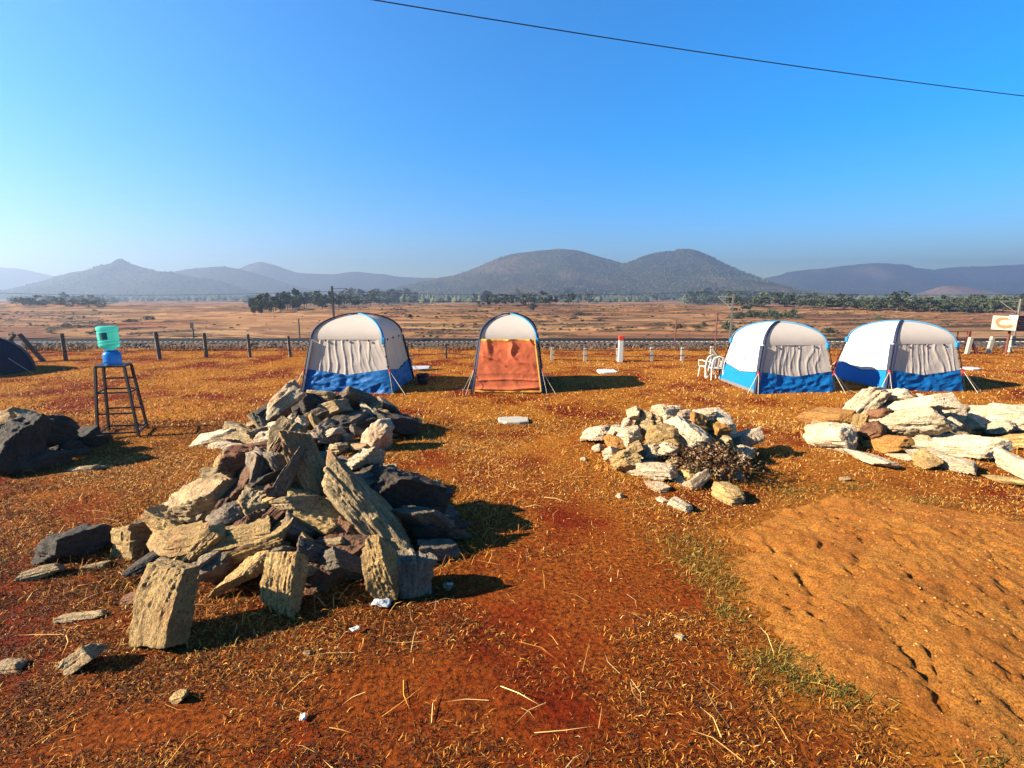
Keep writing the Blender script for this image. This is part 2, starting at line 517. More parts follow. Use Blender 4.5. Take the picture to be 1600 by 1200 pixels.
SCRUB = []   # points for the bushes on the hills

def hill(prof, Y, front, back, mat, base=-9.0, rough=.12, seed=0, n=220, scrub=0, sb=1.0):
    P = [at(px, py, Y) for px, py in prof]
    xs = np.array([p.x for p in P]); zs = np.array([p.z for p in P])
    X1 = np.linspace(xs[0], xs[-1], n)
    # smooth the profile a little
    ridge = np.interp(X1, xs, zs)
    k = np.ones(5) / 5
    ridge = np.convolve(np.pad(ridge, 2, mode='edge'), k, 'valid')
    ridge = ridge + (fbm(X1 * .02, X1 * 0 + seed, 4, seed) - .5) * 5
    v = np.linspace(-1, 1, 110)
    X, Vv = np.meshgrid(X1, v)
    Y2 = Y + np.where(Vv < 0, Vv * front, Vv * back) + (fbm(X * .004, Vv * 0 + .3, 3, seed + 4) - .5) * front * .35 * (1 - np.abs(Vv))
    shp = (1 - np.abs(Vv)) ; shp = shp ** 1.25 * (1 - .25 * np.sin(shp * math.pi))
    H = np.maximum(ridge[None, :] - base, 0) * np.ones_like(X)
    gul = (fbm(X * .012, Y2 * .006, 5, seed + 8) - .5)
    Z = base + H * shp + gul * H * rough * 6 * np.abs(Vv) * (1 - np.abs(Vv)) - (np.abs(Vv) > .985) * 6
    me = np_mesh('hill', np.stack([X, Y2, Z], -1).reshape(-1, 3), grid_faces(len(v), n))
    tag(link('hill', me, mat), kind='structure')
    if scrub:
        rr = np.random.default_rng(seed + 5)
        r_, c_ = rr.integers(2, 58, scrub), rr.integers(2, n - 2, scrub)
        den = fbm(X[r_, c_] * .01, Y2[r_, c_] * .01, 3, seed + 3)
        k_ = rr.random(scrub) < sstep(.38, .6, den) + .15
        SCRUB.append(np.stack([X[r_, c_] + rr.uniform(-3, 3, scrub), Y2[r_, c_], Z[r_, c_], sb * rr.uniform(1.2, 3.0, scrub)], -1)[k_])

hill([(-200, 425), (-90, 412), (0, 417), (41, 419), (62, 424), (110, 437), (200, 452), (240, 462)], 2050, 420, 350, M['hill'], seed=11)
hill([(40, 462), (70, 440), (94, 428), (130, 419), (156, 413), (184, 411), (194, 406), (200, 404), (207, 407), (219, 413), (256, 423), (294, 428), (330, 436), (359, 443), (390, 453), (430, 463)], 1350, 380, 300, M['hill'], seed=12, scrub=1200, sb=1.2)
hill([(200, 455), (269, 424), (300, 419), (328, 417), (353, 416), (381, 421), (406, 428), (437, 438), (475, 449), (540, 462)], 1650, 400, 300, M['hill'], seed=13, scrub=800, sb=1.2)
hill([(300, 450), (350, 430), (381, 419), (400, 412), (416, 409), (437, 414), (455, 421), (469, 426), (500, 427), (522, 428), (540, 425), (553, 423), (575, 426), (600, 428), (622, 432), (650, 433), (684, 434), (720, 445), (760, 462)], 2150, 500, 300, M['hill'], seed=14)
hill([(560, 462), (640, 446), (700, 432), (708, 431), (740, 419), (760, 409), (782, 400), (800, 395), (822, 391), (850, 389), (872, 387), (892, 388), (910, 391), (935, 398), (960, 406), (985, 416), (1010, 428), (1060, 450), (1100, 463)], 1480, 520, 400, M['hill'], seed=15, scrub=5000, rough=.16)
hill([(830, 462), (900, 440), (950, 420), (975, 410), (988, 408), (1000, 402), (1012, 396), (1030, 392), (1045, 390), (1058, 390), (1068, 386), (1080, 386), (1094, 388), (1110, 394), (1128, 403), (1150, 414), (1175, 424), (1200, 433), (1220, 441), (1250, 452), (1300, 464)], 1440, 520, 400, M['hill'], seed=16, scrub=7000, rough=.16)
hill([(1120, 462), (1180, 440), (1205, 432), (1230, 424), (1270, 420), (1300, 417), (1330, 413), (1362, 411), (1385, 412), (1410, 414), (1440, 418), (1475, 420), (1495, 417), (1520, 415), (1545, 415), (1570, 414), (1620, 412), (1700, 416), (1800, 430), (1900, 455)], 2250, 650, 250, M['hill'], seed=17, scrub=2500, sb=1.3)
hill([(1410, 464), (1440, 456), (1462, 449), (1482, 445), (1505, 446), (1540, 454), (1590, 464)], 1500, 160, 150, M['hill_tan'], seed=18)

# ------------------------------------------------------------------ foliage
def leaf_mat(name, c1, c2, c3):
    m, nt, b = new_mat(name)
    a = nt.nodes.new('ShaderNodeAttribute'); a.attribute_name = 'shade'
    oi = nt.nodes.new('ShaderNodeObjectInfo')
    c = ramp(nt, a.outputs['Fac'], [(0, c1), (.55, c2), (1, c3)])
    hv = nt.nodes.new('ShaderNodeHueSaturation')
    mr = nt.nodes.new('ShaderNodeMapRange'); mr.inputs[3].default_value = .7; mr.inputs[4].default_value = 1.35
    nt.links.new(oi.outputs['Random'], mr.inputs[0]); nt.links.new(mr.outputs[0], hv.inputs['Value'])
    nt.links.new(c, hv.inputs['Color']); nt.links.new(hv.outputs[0], b.inputs['Base Color'])
    b.inputs['Roughness'].default_value = .9; b.inputs['Specular IOR Level'].default_value = .1
    return m
M['leaf'] = leaf_mat('tree_leaves', (.045, .055, .028), (.065, .075, .035), (.095, .10, .045))
M['leaf_dry'] = leaf_mat('dry_leaves', (.05, .035, .016), (.09, .06, .026), (.16, .10, .04))
M['bark'] = simple('bark', (.10, .075, .055), .95, 0, .3, 2)

def leaf_cloud(pts, size, rr):
    """three-sided leaf clumps at the points"""
    n = len(pts)
    a = rr.normal(size=(n, 3)); a /= np.linalg.norm(a, axis=1)[:, None]
    b = np.cross(a, rr.normal(size=(n, 3))); b /= np.linalg.norm(b, axis=1)[:, None]
    c = np.cross(a, b)
    s = (size * rr.uniform(.6, 1.4, n))[:, None]
    V = np.stack([pts + b * s, pts - b * s * .6 + c * s * .8, pts - b * s * .5 - c * s * .9 + a * s * .4, pts + a * s * .6 + c * s * .2], 1).reshape(-1, 3)
    i = np.arange(n)[:, None] * 4
    F = np.concatenate([i + np.array([[0, 1, 2]]), i + np.array([[0, 3, 1]])])
    return V, F

def tree_meshes(seed, h, w, lobes, tall, leaves=260, lsize=.07):
    rr = np.random.default_rng(seed)
    mb = MB()
    mb.tube([(0, 0, -.3), (.02 * h, 0, h * .25), (-.01 * h, .02 * h, h * .55)], [h * .028, h * .02, h * .010], 6)
    pts = []
    for k in range(lobes):
        t = rr.uniform(.16 if not tall else .14, .86)
        r = w * (.55 if not tall else .35) * rr.uniform(.2, 1) * math.sin(min(1, (1.05 - t) * 1.7) * math.pi / 2)
        an = rr.uniform(0, 6.283)
        c = np.array([r * math.cos(an), r * math.sin(an), t * h])
        mb.tube([(0, 0, h * min(t * .7, .5)), tuple(c)], [h * .009, h * .003], 4)
        q = rr.normal(size=(leaves // lobes, 3)); q /= np.linalg.norm(q, axis=1)[:, None]
        q *= rr.uniform(.5, 1, (len(q), 1)) * np.array([w * .26, w * .26, h * .115]) * rr.uniform(.7, 1.3)
        pts.append(c + q)
    pts = np.concatenate(pts)
    V, F = leaf_cloud(pts, h * lsize, rr)
    cr = np_mesh('crown', V, F, smooth=False)
    attr(cr, 'shade', np.repeat(rr.random(len(pts)), 4))
    cr.materials.append(M['leaf'])
    tm = bpy.data.meshes.new('trunk'); tm.from_pydata(mb.v, [], mb.f); tm.materials.append(M['bark'])
    return tm, cr

TREES = {
    'round': [tree_meshes(100 + k, 1, .95, 9, False) for k in range(5)],
    'tall': [tree_meshes(120 + k, 1, .45, 8, True) for k in range(5)],
}
def plant_tree(p, h, kind, name, label, group, k, rz, wide=1.0):
    tm, cr = TREES[kind][k % 5]
    t = thing(name, label, 'tree', p, rz, group)
    t.scale = (h * wide, h * wide, h)
    a = bpy.data.objects.new('trunk', tm); b = bpy.data.objects.new('crown', cr)
    for o in (a, b): COL.objects.link(o); o.parent = t
    return t

rt = random.Random(5)
# belts: x0, y0, x1, y1 (foot of the trees), height px, n, kinds, group, label
BELTS = [
    (392, 490, 470, 484, 29, 32, 'tall', 'trees of the near wood left of the dark mast', 'green tree in the dense wood left of the dark mast'),
    (470, 484, 650, 474, 24, 58, 'both', 'trees of the wood behind the first tent', 'tree in the hazy blue wood stretching behind the first tent'),
    (742, 481, 930, 474, 20, 40, 'both', 'trees of the wood above the orange sheet', 'tree in the wood between the two middle tents and the double hill'),
    (1014, 470, 1062, 470, 16, 9, 'round', 'trees of the small clump under the double hill', 'tree in the small clump at the foot of the double hill'),
    (1072, 476, 1245, 480, 22, 40, 'round', 'trees of the wood right of the middle mast', 'round tree in the wood at the right foot of the double hill'),
    (1245, 482, 1385, 486, 20, 34, 'round', 'trees of the wood behind the blue and white tents', 'tree in the dark belt across the field behind the blue and white tents'),
    (1385, 487, 1640, 489, 22, 46, 'round', 'trees of the right hand wood', 'tree in the dark belt at the far right edge of the fields'),
    (25, 478, 165, 480, 15, 24, 'round', 'trees of the left hand wood', 'pale hazy tree in the wood at the far left'),
]
for (x0, y0, x1, y1, hp, n, kd, grp, lab) in BELTS:
    for i in range(n):
        u = (i + rt.random()) / n
        px = x0 + (x1 - x0) * u; py = y0 + (y1 - y0) * u - rt.choice([0, 0, 1.2, 2.4, 4, 5.5, 7])
        p = hit(px, py); h = hp * rt.uniform(.55, 1.12) * depth_of(p) / FPX
        k = kd if kd != 'both' else rt.choice(['round', 'tall'])
        plant_tree(p, h, k, 'tree', lab, grp, rt.randrange(5), rt.uniform(0, 6.28), rt.uniform(.9, 1.35) if k == 'round' else 1.0)
SINGLES = [
    (834, 487, 14, 'round', 'dark round tree standing alone in front of the middle wood'),
    (962, 468, 13, 'round', 'left tree of the pair standing in the gap below the double hill'),
    (990, 468, 14, 'round', 'right tree of the pair standing in the gap below the double hill'),
    (934, 469, 13, 'tall', 'slim tree at the right end of the middle wood'),
    (155, 464, 12, 'tall', 'slim hazy tree under the pointed hill, first of three'),
    (166, 464, 14, 'tall', 'slim hazy tree under the pointed hill, middle of three'),
    (182, 464, 12, 'tall', 'slim hazy tree under the pointed hill, last of three'),
    (1402, 487, 33, 'round', 'tallest broad tree in the belt behind the last tent'),
    (1160, 489, 22, 'round', 'round dark tree just right of the middle mast'),
    (1315, 484, 12, 'round', 'flat topped tree standing out in the red field behind the tents'),
    (1341, 484, 9, 'round', 'small dark tree in the red field beside the flat topped tree'),
    (1363, 487, 10, 'round', 'dark leaning tree at the edge of the far belt behind the last tent'),
    (343, 470, 10, 'tall', 'lone slim tree in the hazy fields left of the first wood'),
]
for i, (px, py, hp, k, lab) in enumerate(SINGLES):
    p = hit(px, py)
    plant_tree(p, hp * depth_of(p) / FPX, k, 'tree', lab, None, i, i * 1.3, 1.25 if k == 'round' else 1)

def bush_mesh(seed, n=160, size=.16):
    rr = np.random.default_rng(seed)
    q = rr.normal(size=(n, 3)); q /= np.linalg.norm(q, axis=1)[:, None]
    q *= (rr.uniform(.45, 1, n))[:, None]
    q[:, 2] = np.abs(q[:, 2]) * .9
    q[:, :2] *= (1 + .5 * np.sin(q[:, :1] * 4 + seed))
    V, F = leaf_cloud(q, size, rr)
    me = np_mesh('bush', V, F, False); attr(me, 'shade', np.repeat(rr.random(n), 4))
    return me
BUSH = [bush_mesh(60 + k) for k in range(4)]
for b_ in BUSH: b_.materials.append(M['leaf'])
BUSHD = [bush_mesh(70 + k) for k in range(3)]
for b_ in BUSHD: b_.materials.append(M['leaf_dry'])
def bush(px, py, wp, hp, dry, label, group=None, k=0):
    p = hit(px, py); s = depth_of(p) / FPX
    o = bpy.data.objects.new('bush', (BUSHD if dry else BUSH)[k % 3]); COL.objects.link(o)
    o.location = p - Vector((0, 0, .05)); o.scale = (wp * s * .45, wp * s * .45, hp * s * .85); o.rotation_euler.z = k * 1.1
    tag(o, label, 'bush', group)
for i in range(14):
    bush(1150 + i * 7.3 + rt.uniform(-3, 3), 499 - rt.uniform(0, 8), rt.uniform(12, 22), rt.uniform(7, 13), False,
         'dark green bush in the thicket behind the third tent', 'bushes of the thicket behind the third tent', i)
for i, a in enumerate([
    (598, 500, 18, 10, True, 'dry bush on the field edge just right of the first tent roof'),
    (560, 496, 12, 8, False, 'green bush on the field just above the first tent roof'),
    (1373, 498, 15, 7, False, 'lone dark bush in the field above the fourth tent'),
    (1295, 519, 24, 10, False, 'dark bush in the gap between the third and fourth tents'),
    (1262, 512, 24, 7, True, 'brown bush above the right shoulder of the third tent'),
    (1062, 513, 20, 8, True, 'brown bush beside the small post left of the middle mast'),
    (1085, 512, 22, 8, True, 'brown bush between the two small posts left of the middle mast'),
    (1135, 513, 22, 14, False, 'bush at the foot of the middle mast'),
    (905, 492, 40, 6, True, 'low brown hedge strip in the field right of the orange sheet'),
    (232, 500, 18, 8, False, 'green bush in the hazy field above the water bottle'),
    (205, 503, 26, 6, True, 'low scrub patch in the hazy field above the water bottle'),
]):
    bush(*a, k=i)

# the small bushes that cover the hills, and the woods on their lower slopes
def clump_stuff(name, P, matname, seed, flat=.75):
    rr = np.random.default_rng(seed)
    k5 = np.arange(5) * 2 * math.pi / 5
    base = np.concatenate([np.stack([np.cos(k5), np.sin(k5), k5 * 0], -1), np.stack([.85 * np.cos(k5 + .6), .85 * np.sin(k5 + .6), k5 * 0 + .55], -1), [[0, 0, .9]]])
    F0 = np.array([[i, (i + 1) % 5, 5 + i] for i in range(5)] + [[(i + 1) % 5, 5 + (i + 1) % 5, 5 + i] for i in range(5)] + [[5 + i, 5 + (i + 1) % 5, 10] for i in range(5)])
    n = len(P)
    an = rr.uniform(0, 6.28, n); ca, sa = np.cos(an), np.sin(an)
    V = np.repeat(base[None], n, 0) * rr.uniform(.65, 1.3, (n, 11, 1))
    V = np.stack([V[..., 0] * ca[:, None] - V[..., 1] * sa[:, None], V[..., 0] * sa[:, None] + V[..., 1] * ca[:, None], V[..., 2] * flat * 2 - .4], -1)
    V = V * P[:, None, 3:4] + P[:, None, :3]
    F = (np.arange(n)[:, None, None] * 11 + F0[None]).reshape(-1, 3)
    me = np_mesh(name, V.reshape(-1, 3), F, False); attr(me, 'shade', np.repeat(rr.random(n), 11))
    return tag(link(name, me, M[matname]), kind='stuff')
clump_stuff('hill_scrub', np.concatenate(SCRUB), 'leaf', 3)
wp = []
rw = np.random.default_rng(9)
for (x0, x1, y0, y1, n, s0) in [(385, 740, 560, 1000, 1700, 4.6), (20, 180, 600, 900, 420, 4.2), (180, 385, 750, 1050, 260, 4.0), (740, 1010, 620, 1000, 800, 4.4), (1010, 1070, 800, 1000, 90, 4.2), (1070, 1260, 560, 950, 900, 4.8), (1250, 1660, 560, 1000, 1700, 4.6)]:
    for i in range(n):
        px = x0 + (x1 - x0) * rw.random(); Y = y0 + (y1 - y0) * rw.random() ** .8
        X = (px - 800) / FPX * (Y * CP + 2) 
        if n2(np.array([X * .012]), np.array([Y * .012]), 4)[0] < .42 and rw.random() < .85: continue
        wp.append((X, Y, float(gz(np.array([X]), np.array([Y]))[0]) + .6, s0 * rw.uniform(.6, 1.35)))
clump_stuff('distant_woodland', np.array(wp), 'leaf', 8, .95)
# dry scrub growing along the bunds of the fields
rf = np.random.default_rng(19)
fy = 88 * (480 / 88) ** rf.random(60000); fx = rf.uniform(-1.15, 1.15, 60000) * fy
_, _, fb = terrace(fx, fy)
kf = (rf.random(60000) < .03 + .6 * (fb > .35)) & (fbm(fx * .012, fy * .018, 3, 23) > .48)
fx, fy = fx[kf], fy[kf]
clump_stuff('field_scrub', np.stack([fx, fy, gz(fx, fy), rf.uniform(.15, .60, len(fx)) * (1 + (rf.random(len(fx)) > .99) * 1.6)], -1), 'leaf_dry', 20, .42)

# ------------------------------------------------------------------ railway
TY = 69.0
def ballast_mat():
    m, nt, b = new_mat('ballast')
    p = nt.nodes.new('ShaderNodeNewGeometry').outputs['Position']
    v = node(nt, 'ShaderNodeTexVoronoi', Scale=3.2); nt.links.new(p, v.inputs['Vector'])
    c = ramp(nt, v.outputs['Distance'], [(.1, (.10, .07, .05)), (.55, (.025, .017, .012))])
    nt.links.new(mixc(nt, noise(nt, p, .4, 4), c, (.16, .10, .06)), b.inputs['Base Color']); b.inputs['Roughness'].default_value = .95
    bump(nt, b, v.outputs['Distance'], 1, .2)
    return m
M['ballast'] = ballast_mat()
xs = np.linspace(-170, 170, 900); prof = [(-7.5, -6.3), (-5.2, -5.15), (-3.2, -4.15), (-2.4, -4.02), (0, -4.0), (2.4, -4.02), (3.2, -4.2), (6, -6.5)]
V = []
for (dy, z) in prof:
    V.append(np.stack([xs, TY + dy + (fbm(xs * .4, xs * 0 + dy, 3, 2) - .5) * (1.0 if z < -4.1 else .1), z + (fbm(xs * .6, xs * 0 + dy, 3, 6) - .5) * (.55 if z < -4.1 else .06)], -1))
tag(link('railway_embankment', np_mesh('railway_embankment', np.concatenate(V), grid_faces(len(prof), len(xs))), M['ballast']), kind='structure')
rr = np.random.default_rng(21)
P = np.stack([rr.uniform(-130, 130, 5200), TY - rr.uniform(2.6, 6.2, 5200), np.zeros(5200), rr.uniform(.10, .24, 5200)], -1)
P[:, 2] = np.interp(TY - P[:, 1], [2.4, 3.2, 5.2, 7.5], [-4.02, -4.15, -5.15, -6.3])
def stone_mat():
    m, nt, b = new_mat('ballast_stone')
    a = nt.nodes.new('ShaderNodeAttribute'); a.attribute_name = 'shade'
    nt.links.new(ramp(nt, a.outputs['Fac'], [(0, (.03, .02, .014)), (.6, (.08, .056, .038)), (1, (.20, .15, .10))]), b.inputs['Base Color']); b.inputs['Roughness'].default_value = .9
    return m
M['ballast_stone'] = stone_mat()
clump_stuff('ballast_stones', P, 'ballast_stone', 22, .6)
tr = tag(thing('railway_track', None, None, (0, TY, -4.0)), kind='structure')
for s in (-.84, .84):
    mb = MB()
    mb.box((0, s, .275), (340, .08, .05)); mb.box((0, s, .17), (340, .035, .16)); mb.box((0, s, .075), (340, .16, .03))
    mb.build('rail', M['mast_dark'], tr)
mb = MB()
for i in range(480): mb.box((-168 + i * .7, 0, -.02), (.25, 2.7, .17))
tag(mb.build('sleepers', M['concrete'], tr), kind='stuff')

def mast(px, pytop, mat, label, side, light):
    X = at(px, 500, TY - 3.4).x
    top = at(px, pytop, TY - 3.4).z
    t = thing('railway_mast', label, 'mast', (X, TY - 3.4, -5.0), 0, 'masts along the railway')
    h = top + 5.0
    w = .20
    mb = MB()
    mb.box((0, -w / 2, h / 2), (w, .03, h)); mb.box((0, w / 2, h / 2), (w, .03, h)); mb.box((0, 0, h / 2), (.03, w - .03, h))
    mb.build('post', mat, t)
    MB().box((0, 0, .3), (.7, .7, .8)).build('footing', M['concrete'], t)
    z1, z2 = h - .35, h - 1.9
    mb = MB(); mb.tube([(0, .14, z2), (side * 1.55, 1.2, z1 + .05)], .042, 6); mb.build('diagonal_arm', mat, t)
    mb = MB(); mb.tube([(0, .14, z1), (side * 1.55, 1.2, z1 + .05)], .028, 6); mb.build('top_arm', mat, t)
    mb = MB(); mb.lathe([(.0, 0), (.06, 0), (.10, .05), (.06, .1), (.10, .15), (.06, .2), (.10, .25), (.05, .32), (0, .32)], 10, (0, .16, z1 - .15)); mb.build('insulator', M['mast_dark'], t, True)
    mb = MB(); mb.box((side * .05, .2, z2), (.28, .28, .22)); mb.build('clamp', M['mast_dark'], t)
    return X, z1
m1 = mast(522, 447, M['mast_dark'], 'dark railway mast rising behind the first tent', 1, 0)
m2 = mast(1143, 460, M['mast_light'], 'light railway mast with slanting arm left of the third tent', -1, 1)
m3 = mast(1589, 467, M['mast_light'], 'light railway mast with slanting arm behind the signboard', -1, 1)
for (zz, lab) in ((2.95, 'upper thin wire of the railway line strung between the masts'), (2.05, 'lower thin wire of the railway line strung between the masts')):
    mb = MB()
    pts = []
    for i in range(61):
        x = -150 + i * 5
        ph = ((x - m1[0]) / (m2[0] - m1[0])) % 1
        pts.append((x, TY - 2.2, zz - .9 + (.9 if zz > 2.5 else .4) * 4 * (ph - .5) ** 2 * .6 + .35))
    mb.tube(pts, .022, 5)
    tag(mb.build('overhead_wire', M['wire']), lab, 'wire', 'wires over the railway')
for (px, y0, y1, lab, board) in [(302, 505, 522, 'short dark post with a small board beyond the rails at left', True), (468, 498, 524, 'thin dark post beyond the rails left of the first tent', False),
                                 (1118, 487, 527, 'tall thin wooden post beyond the rails left of the middle mast', False), (1055, 500, 527, 'thin leaning post in the field right of the red topped post', False)]:
    Y = TY - 6
    a, b_ = at(px, y1, Y), at(px, y0, Y)
    t = thing('post', lab, 'post', a)
    MB().tube([(0, 0, -.6), (.03, 0, b_.z - a.z)], .085, 6).build('shaft', M['mast_dark'] if px < 900 else M['rust'], t)
    if board: MB().box((0, -.1, b_.z - a.z - .3), (.42, .04, .75)).build('board', M['mast_dark'], t)

# the thick cable crossing the sky
A = ray(585, 0); B = ray(1600, 150)
A = Vector((0, 0, CAMH)) + A * ((9.0 - CAMH) / A.z); B = Vector((0, 0, CAMH)) + B * ((9.0 - CAMH) / B.z)
A0, B0 = A + (A - B) * .25, B + (B - A) * .25
mb = MB(); pts = []
for i in range(41):
    u = i / 40; p = A0.lerp(B0, u); p.z += .22 * ((2 * u - 1) ** 2 - .44); pts.append(p)
mb.tube(pts, .0125, 8)
tag(mb.build('power_cable', M['wire'], None, True), 'dark power cable slanting across the blue sky overhead', 'cable')

# ------------------------------------------------------------------ fence and its posts
def lean_post(name, px, y1, y0, w, mat, parent, lean=0.0, n=4, org=Vector((0, 0, 0))):
    b_ = ground(px, y1); b_.z = float(gz(b_.x, b_.y))
    Z = at(px, y0, b_.y).z
    return MB().tube([b_ - org - Vector((0, 0, .25)), Vector((b_.x + lean * (Z - b_.z), b_.y, Z)) - org], [w * (.72 if n == 4 else .46), w * (.66 if n == 4 else .42)], n).build(name, mat, parent, n > 4), b_, Z
def wires(posts, fr, parent, org, mat):
    for f in fr:
        pts = []
        for (b_, Z) in posts:
            pts.append(Vector((b_.x, b_.y - .05, b_.z + (Z - b_.z) * f)) - org)
        q = []
        for i in range(len(pts) - 1):
            for k in range(6):
                u = k / 6; p = pts[i].lerp(pts[i + 1], u); p.z -= .05 * 4 * u * (1 - u); q.append(p)
        q.append(pts[-1])
        MB().tube(q, .014, 4).build('wire', mat, parent)
o0 = ground(250, 561)
fw = thing('wire_fence', 'weathered wooden post and wire fence running along the left edge of the camp', 'fence', o0)
pl = []
for (px, y1, y0, w) in [(-120, 566, 519, .13), (25, 565, 521, .14), (103, 563, 521, .15), (250, 561, 518, .17), (323, 559, 520, .15), (391, 558, 522, .14), (454, 558, 525, .14), (545, 558, 528, .13), (638, 560, 538, .10), (697, 560, 536, .10), (790, 562, 541, .10)]:
    _, b_, Z = lean_post('post', px, y1, y0, w, M['wood'], fw, random.uniform(-.04, .04), 7, o0)
    pl.append((b_, Z))
wires(pl, (.35, .88), fw, o0, M['wire'])
for (pa, pb) in [((30, 522), (70, 564)), ((22, 523), (-22, 566))]:
    gb = ground(*pb); ta = at(pa[0], pa[1], ground(25, 565).y - .1)
    MB().tube([gb - o0 - Vector((0, 0, .1)), ta - o0], [.085, .075], 7).build('brace', M['wood'], fw, True)
o1 = ground(964, 563)
fr_ = thing('wire_fence', 'low fence of short pale concrete posts right of the orange sheet', 'fence', o1)
pr = []
for (px, y1, y0, lean) in [(862, 563, 543, .04), (914, 564, 544, 0), (965, 564, 544, 0), (1018, 564, 543, -.04), (1066, 564, 543, -.03), (1111, 564, 541, 0)]:
    _, b_, Z = lean_post('post', px, y1, y0, .11, M['concrete'], fr_, lean, 4, o1); pr.append((b_, Z))
wires(pr, (.45, .9), fr_, o1, M['wire'])
a, b_ = at(1112, 543, pr[-1][0].y), ground(1128, 566)
MB().tube([b_ - o1, a - o1], .06, 4).build('brace', M['wood'], fr_)
b_ = ground(969, 565); zt = at(969, 525, b_.y).z; zr = at(969, 532, b_.y).z
t = thing('marker_post', 'tall white square post with a red top', 'post', b_)
MB().box((0, 0, zr / 2 - .05), (.17, .17, zr + .1)).build('shaft', M['white_paint'], t, False, .012)
MB().box((0, 0, (zr + zt) / 2 + .003), (.176, .176, zt - zr)).build('red_cap', M['red_paint'], t, False, .012)
o2 = ground(1548, 553)
fp = thing('wire_fence', 'fence of leaning cream posts with a dark brace below the signboard', 'fence', o2)
pp = []
for (px, y1, y0, lean) in [(1510, 553, 527, .12), (1543, 552, 526, .15), (1576, 550, 525, .14), (1640, 552, 525, .1)]:
    _, b_, Z = lean_post('post', px, y1, y0, .13, M['concrete'], fp, lean, 4, o2); pp.append((b_, Z))
wires(pp, (.3, .8), fp, o2, M['wire'])
MB().tube([ground(1527, 553) - o2, at(1516, 530, ground(1527, 553).y) - o2], .06, 4).build('brace', M['rust'], fp)

gp = ground(1509, 552)
gt = thing('metal_gate', 'rusty red barred gate beside the last tent', 'gate', gp, 0)
zt = at(1509, 517, gp.y).z; gw = gp.x - ground(1476, 552).x
MB().box((0, 0, zt / 2 - .1), (.1, .1, zt + .2)).build('post', M['rust'], gt)
MB().box((-gw, 0, zt / 2 - .1), (.1, .1, zt + .2)).build('post', M['rust'], gt)
for k, z in enumerate([.97, .72, .58, .42, .22, .05]):
    MB().bar((-gw + .06, 0, zt * z), (-.06, 0, zt * z), .035).build('rail', M['rust'], gt)
MB().bar((-gw * .5, .03, .05), (-gw * .5, .03, zt * .95), .035).build('upright', M['rust'], gt)

# signboard
sp_ = ground(1571, 553)
sg = thing('signboard', 'cream and dark brown signboard on a thin rusty post', 'sign', sp_, R(-74))
zb, ztp = at(1571, 516, sp_.y).z, at(1571, 493, sp_.y).z
MB().tube([(0, 0, -.2), (0, 0, zb + .1)], .045, 8).build('post', M['rust'], sg, True)
bw, bh, bd = .88, ztp - zb, .66
MB().box((-.05, 0, (zb + ztp) / 2), (bw, bd, bh)).build('box', M['board_brown'], sg, False, .01)
MB().box((-.05, -bd / 2 - .008, (zb + ztp) / 2), (bw - .03, .012, bh - .03)).build('front_panel', M['board_cream'], sg)
sw = [(-.33, .02), (-.30, .16), (-.18, .24), (0, .25), (.16, .22), (.3, .24), (.2, .14), (.02, .14), (-.14, .10), (-.2, .0), (-.1, -.09), (.1, -.1), (.28, -.06), (.36, -.12), (.26, -.22), (.02, -.26), (-.2, -.2)]
k_ = bh / .66
MB().add([], [])
mb = MB(); mb.add([(-.05 + x * .95, -bd / 2 - .018, (zb + ztp) / 2 + y * k_) for x, y in sw], [tuple(range(len(sw)))]); mb.build('picture', M['board_orange'], sg)
MB().box((.25, -bd / 2 - .03, ztp - .06), (.30, .04, .16)).build('small_plate', M['white_paint'], sg)
mb = MB()
for i, (y0, w) in enumerate([(.2, .42), (.1, .5), (0, .34), (-.1, .5), (-.2, .4)]):
    mb.box((-.05 + bw / 2 + .004, 0, (zb + ztp) / 2 + y0 * k_), (.006, w, .03))
mb.build('lettering', M['board_print'], sg)

# ------------------------------------------------------------------ tents
A_T, ZS, ZT = 1.17, 1.37, 1.99
def pole_pt(c, h):
    """h 0..1 leg, 1..2 roof; c = corner sign pair"""
    if h <= 1:
        r = 1 - .20 * h ** 1.05; z = ZS * h
    else:
        f = (h - 1) * math.pi / 2
        r = .80 * math.cos(f); z = ZS + (ZT - ZS) * math.sin(f)
    return np.array([c[0] * A_T * r, c[1] * A_T * r, z])

def side_pts(ca, cb, u, h, bulge=-.03):
    a, b = pole_pt(ca, h), pole_pt(cb, h)
    p = a + (b - a) * u
    nrm = np.array([ca[0] + cb[0], ca[1] + cb[1], 0.0]); nrm /= np.linalg.norm(nrm)
    return p, nrm, bulge * math.sin(math.pi * u)

def vline(u): return (.62 - .15 * (1 - abs(2 * u - 1))) / ZS

def panel(name, ca, cb, h0, h1, mat, parent, nu=24, nv=16, fold=None, off=0.0, u0=0, u1=1, bulge=-.03):
    V = []
    for j in range(nv + 1):
        for i in range(nu + 1):
            u = u0 + (u1 - u0) * i / nu
            lo = h0(u) if callable(h0) else h0; hi = h1(u) if callable(h1) else h1
            h = lo + (hi - lo) * j / nv
            p, nr, bl = side_pts(ca, cb, u, h, bulge)
            d = off + bl + (fold(u, h, i / nu, j / nv) if fold else 0)
            V.append(p + nr * d)
    me = np_mesh(name, np.array(V), grid_faces(nv + 1, nu + 1))
    return link(name, me, mat, parent)

